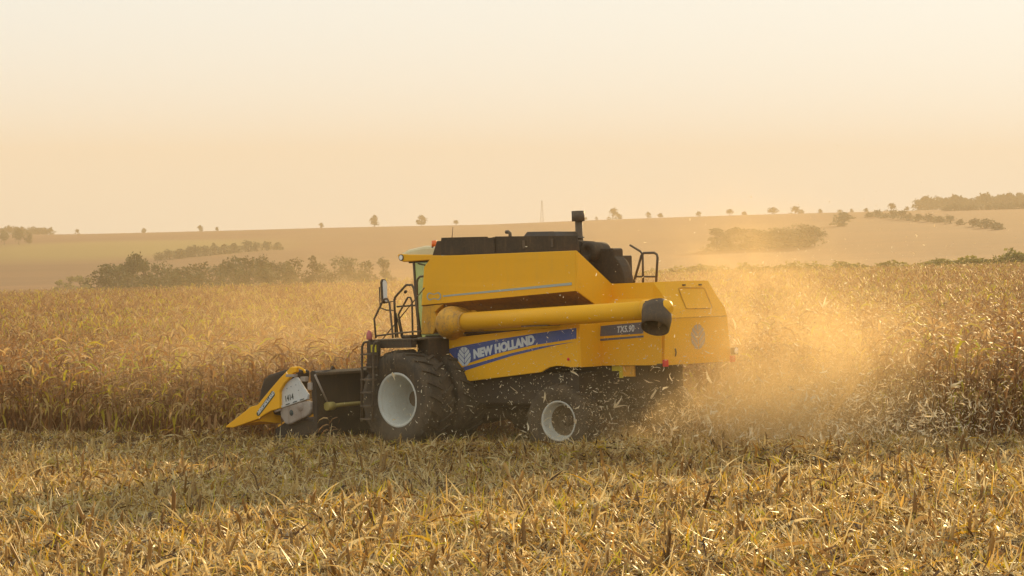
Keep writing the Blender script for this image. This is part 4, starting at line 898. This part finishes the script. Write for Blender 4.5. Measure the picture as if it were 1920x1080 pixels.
m = bpy.data.materials.new('field_dust'); m.use_nodes = True; nt = m.node_tree; nt.nodes.remove(nt.nodes['Principled BSDF'])
pv = N(nt, 'ShaderNodeVolumePrincipled'); pv.inputs['Color'].default_value = (.84, .63, .34, 1); pv.inputs['Anisotropy'].default_value = .4
nt.links.new(pv.outputs[0], nt.nodes['Material Output'].inputs['Volume'])
tc = N(nt, 'ShaderNodeTexCoord'); P = tc.outputs['Object']
blobs = [((4.3, 35.2, 1.3), (1.25, 1.3, .85), .52), ((3.7, 36.4, 2.7), (1.0, 1.3, .9), .16), ((3.1, 34.0, .75), (1.6, 1.0, .6), .40), ((5.7, 36.6, 1.5), (1.5, 1.6, 1.0), .09), ((.8, 34.9, .6), (1.9, .8, .7), .10), ((-3.0, 44, 1.8), (3.2, 3.0, 1.1), .045), ((2.0, 48, 2.2), (6.0, 5.0, 1.6), .016), ((-1.8, 35.7, .5), (1.6, .8, .6), .05), ((4.2, 41, 3.0), (2.4, 3.0, 1.1), .018), ((3.1, 33.7, 1.7), (1.0, .7, .8), .07), ((-5.0, 40, 1.3), (2.2, 1.5, .9), .03)]
tot = None
for c, r, d in blobs:
    a = N(nt, 'ShaderNodeVectorMath', operation='SUBTRACT'); nt.links.new(P, a.inputs[0]); a.inputs[1].default_value = c
    b = N(nt, 'ShaderNodeVectorMath', operation='DIVIDE'); nt.links.new(a.outputs[0], b.inputs[0]); b.inputs[1].default_value = r
    e = N(nt, 'ShaderNodeVectorMath', operation='DOT_PRODUCT'); nt.links.new(b.outputs[0], e.inputs[0]); nt.links.new(b.outputs[0], e.inputs[1])
    g = N(nt, 'ShaderNodeMath', operation='MULTIPLY'); nt.links.new(e.outputs['Value'], g.inputs[0]); g.inputs[1].default_value = -1
    h = N(nt, 'ShaderNodeMath', operation='EXPONENT'); nt.links.new(g.outputs[0], h.inputs[0])
    j = N(nt, 'ShaderNodeMath', operation='MULTIPLY_ADD'); nt.links.new(h.outputs[0], j.inputs[0]); j.inputs[1].default_value = d
    if tot is not None: nt.links.new(tot, j.inputs[2])
    else: j.inputs[2].default_value = 0
    tot = j.outputs[0]
nw = noise(nt, .6, 3, P); wv = N(nt, 'ShaderNodeVectorMath', operation='MULTIPLY_ADD'); nt.links.new(nw.outputs[1], wv.inputs[0]); wv.inputs[1].default_value = (2.4, 2.4, 1.8); nt.links.new(P, wv.inputs[2])
nz = noise(nt, .9, 6, wv.outputs[0], .7); nm = mrange(nt, nz.outputs[0], .40, .63, .05, 2.3)
k = N(nt, 'ShaderNodeMath', operation='MULTIPLY'); nt.links.new(tot, k.inputs[0]); nt.links.new(nm, k.inputs[1])
nt.links.new(k.outputs[0], pv.inputs['Density'])
volbox('dust_cloud', (-13, 31, -1.5), (19, 58, 8), m)
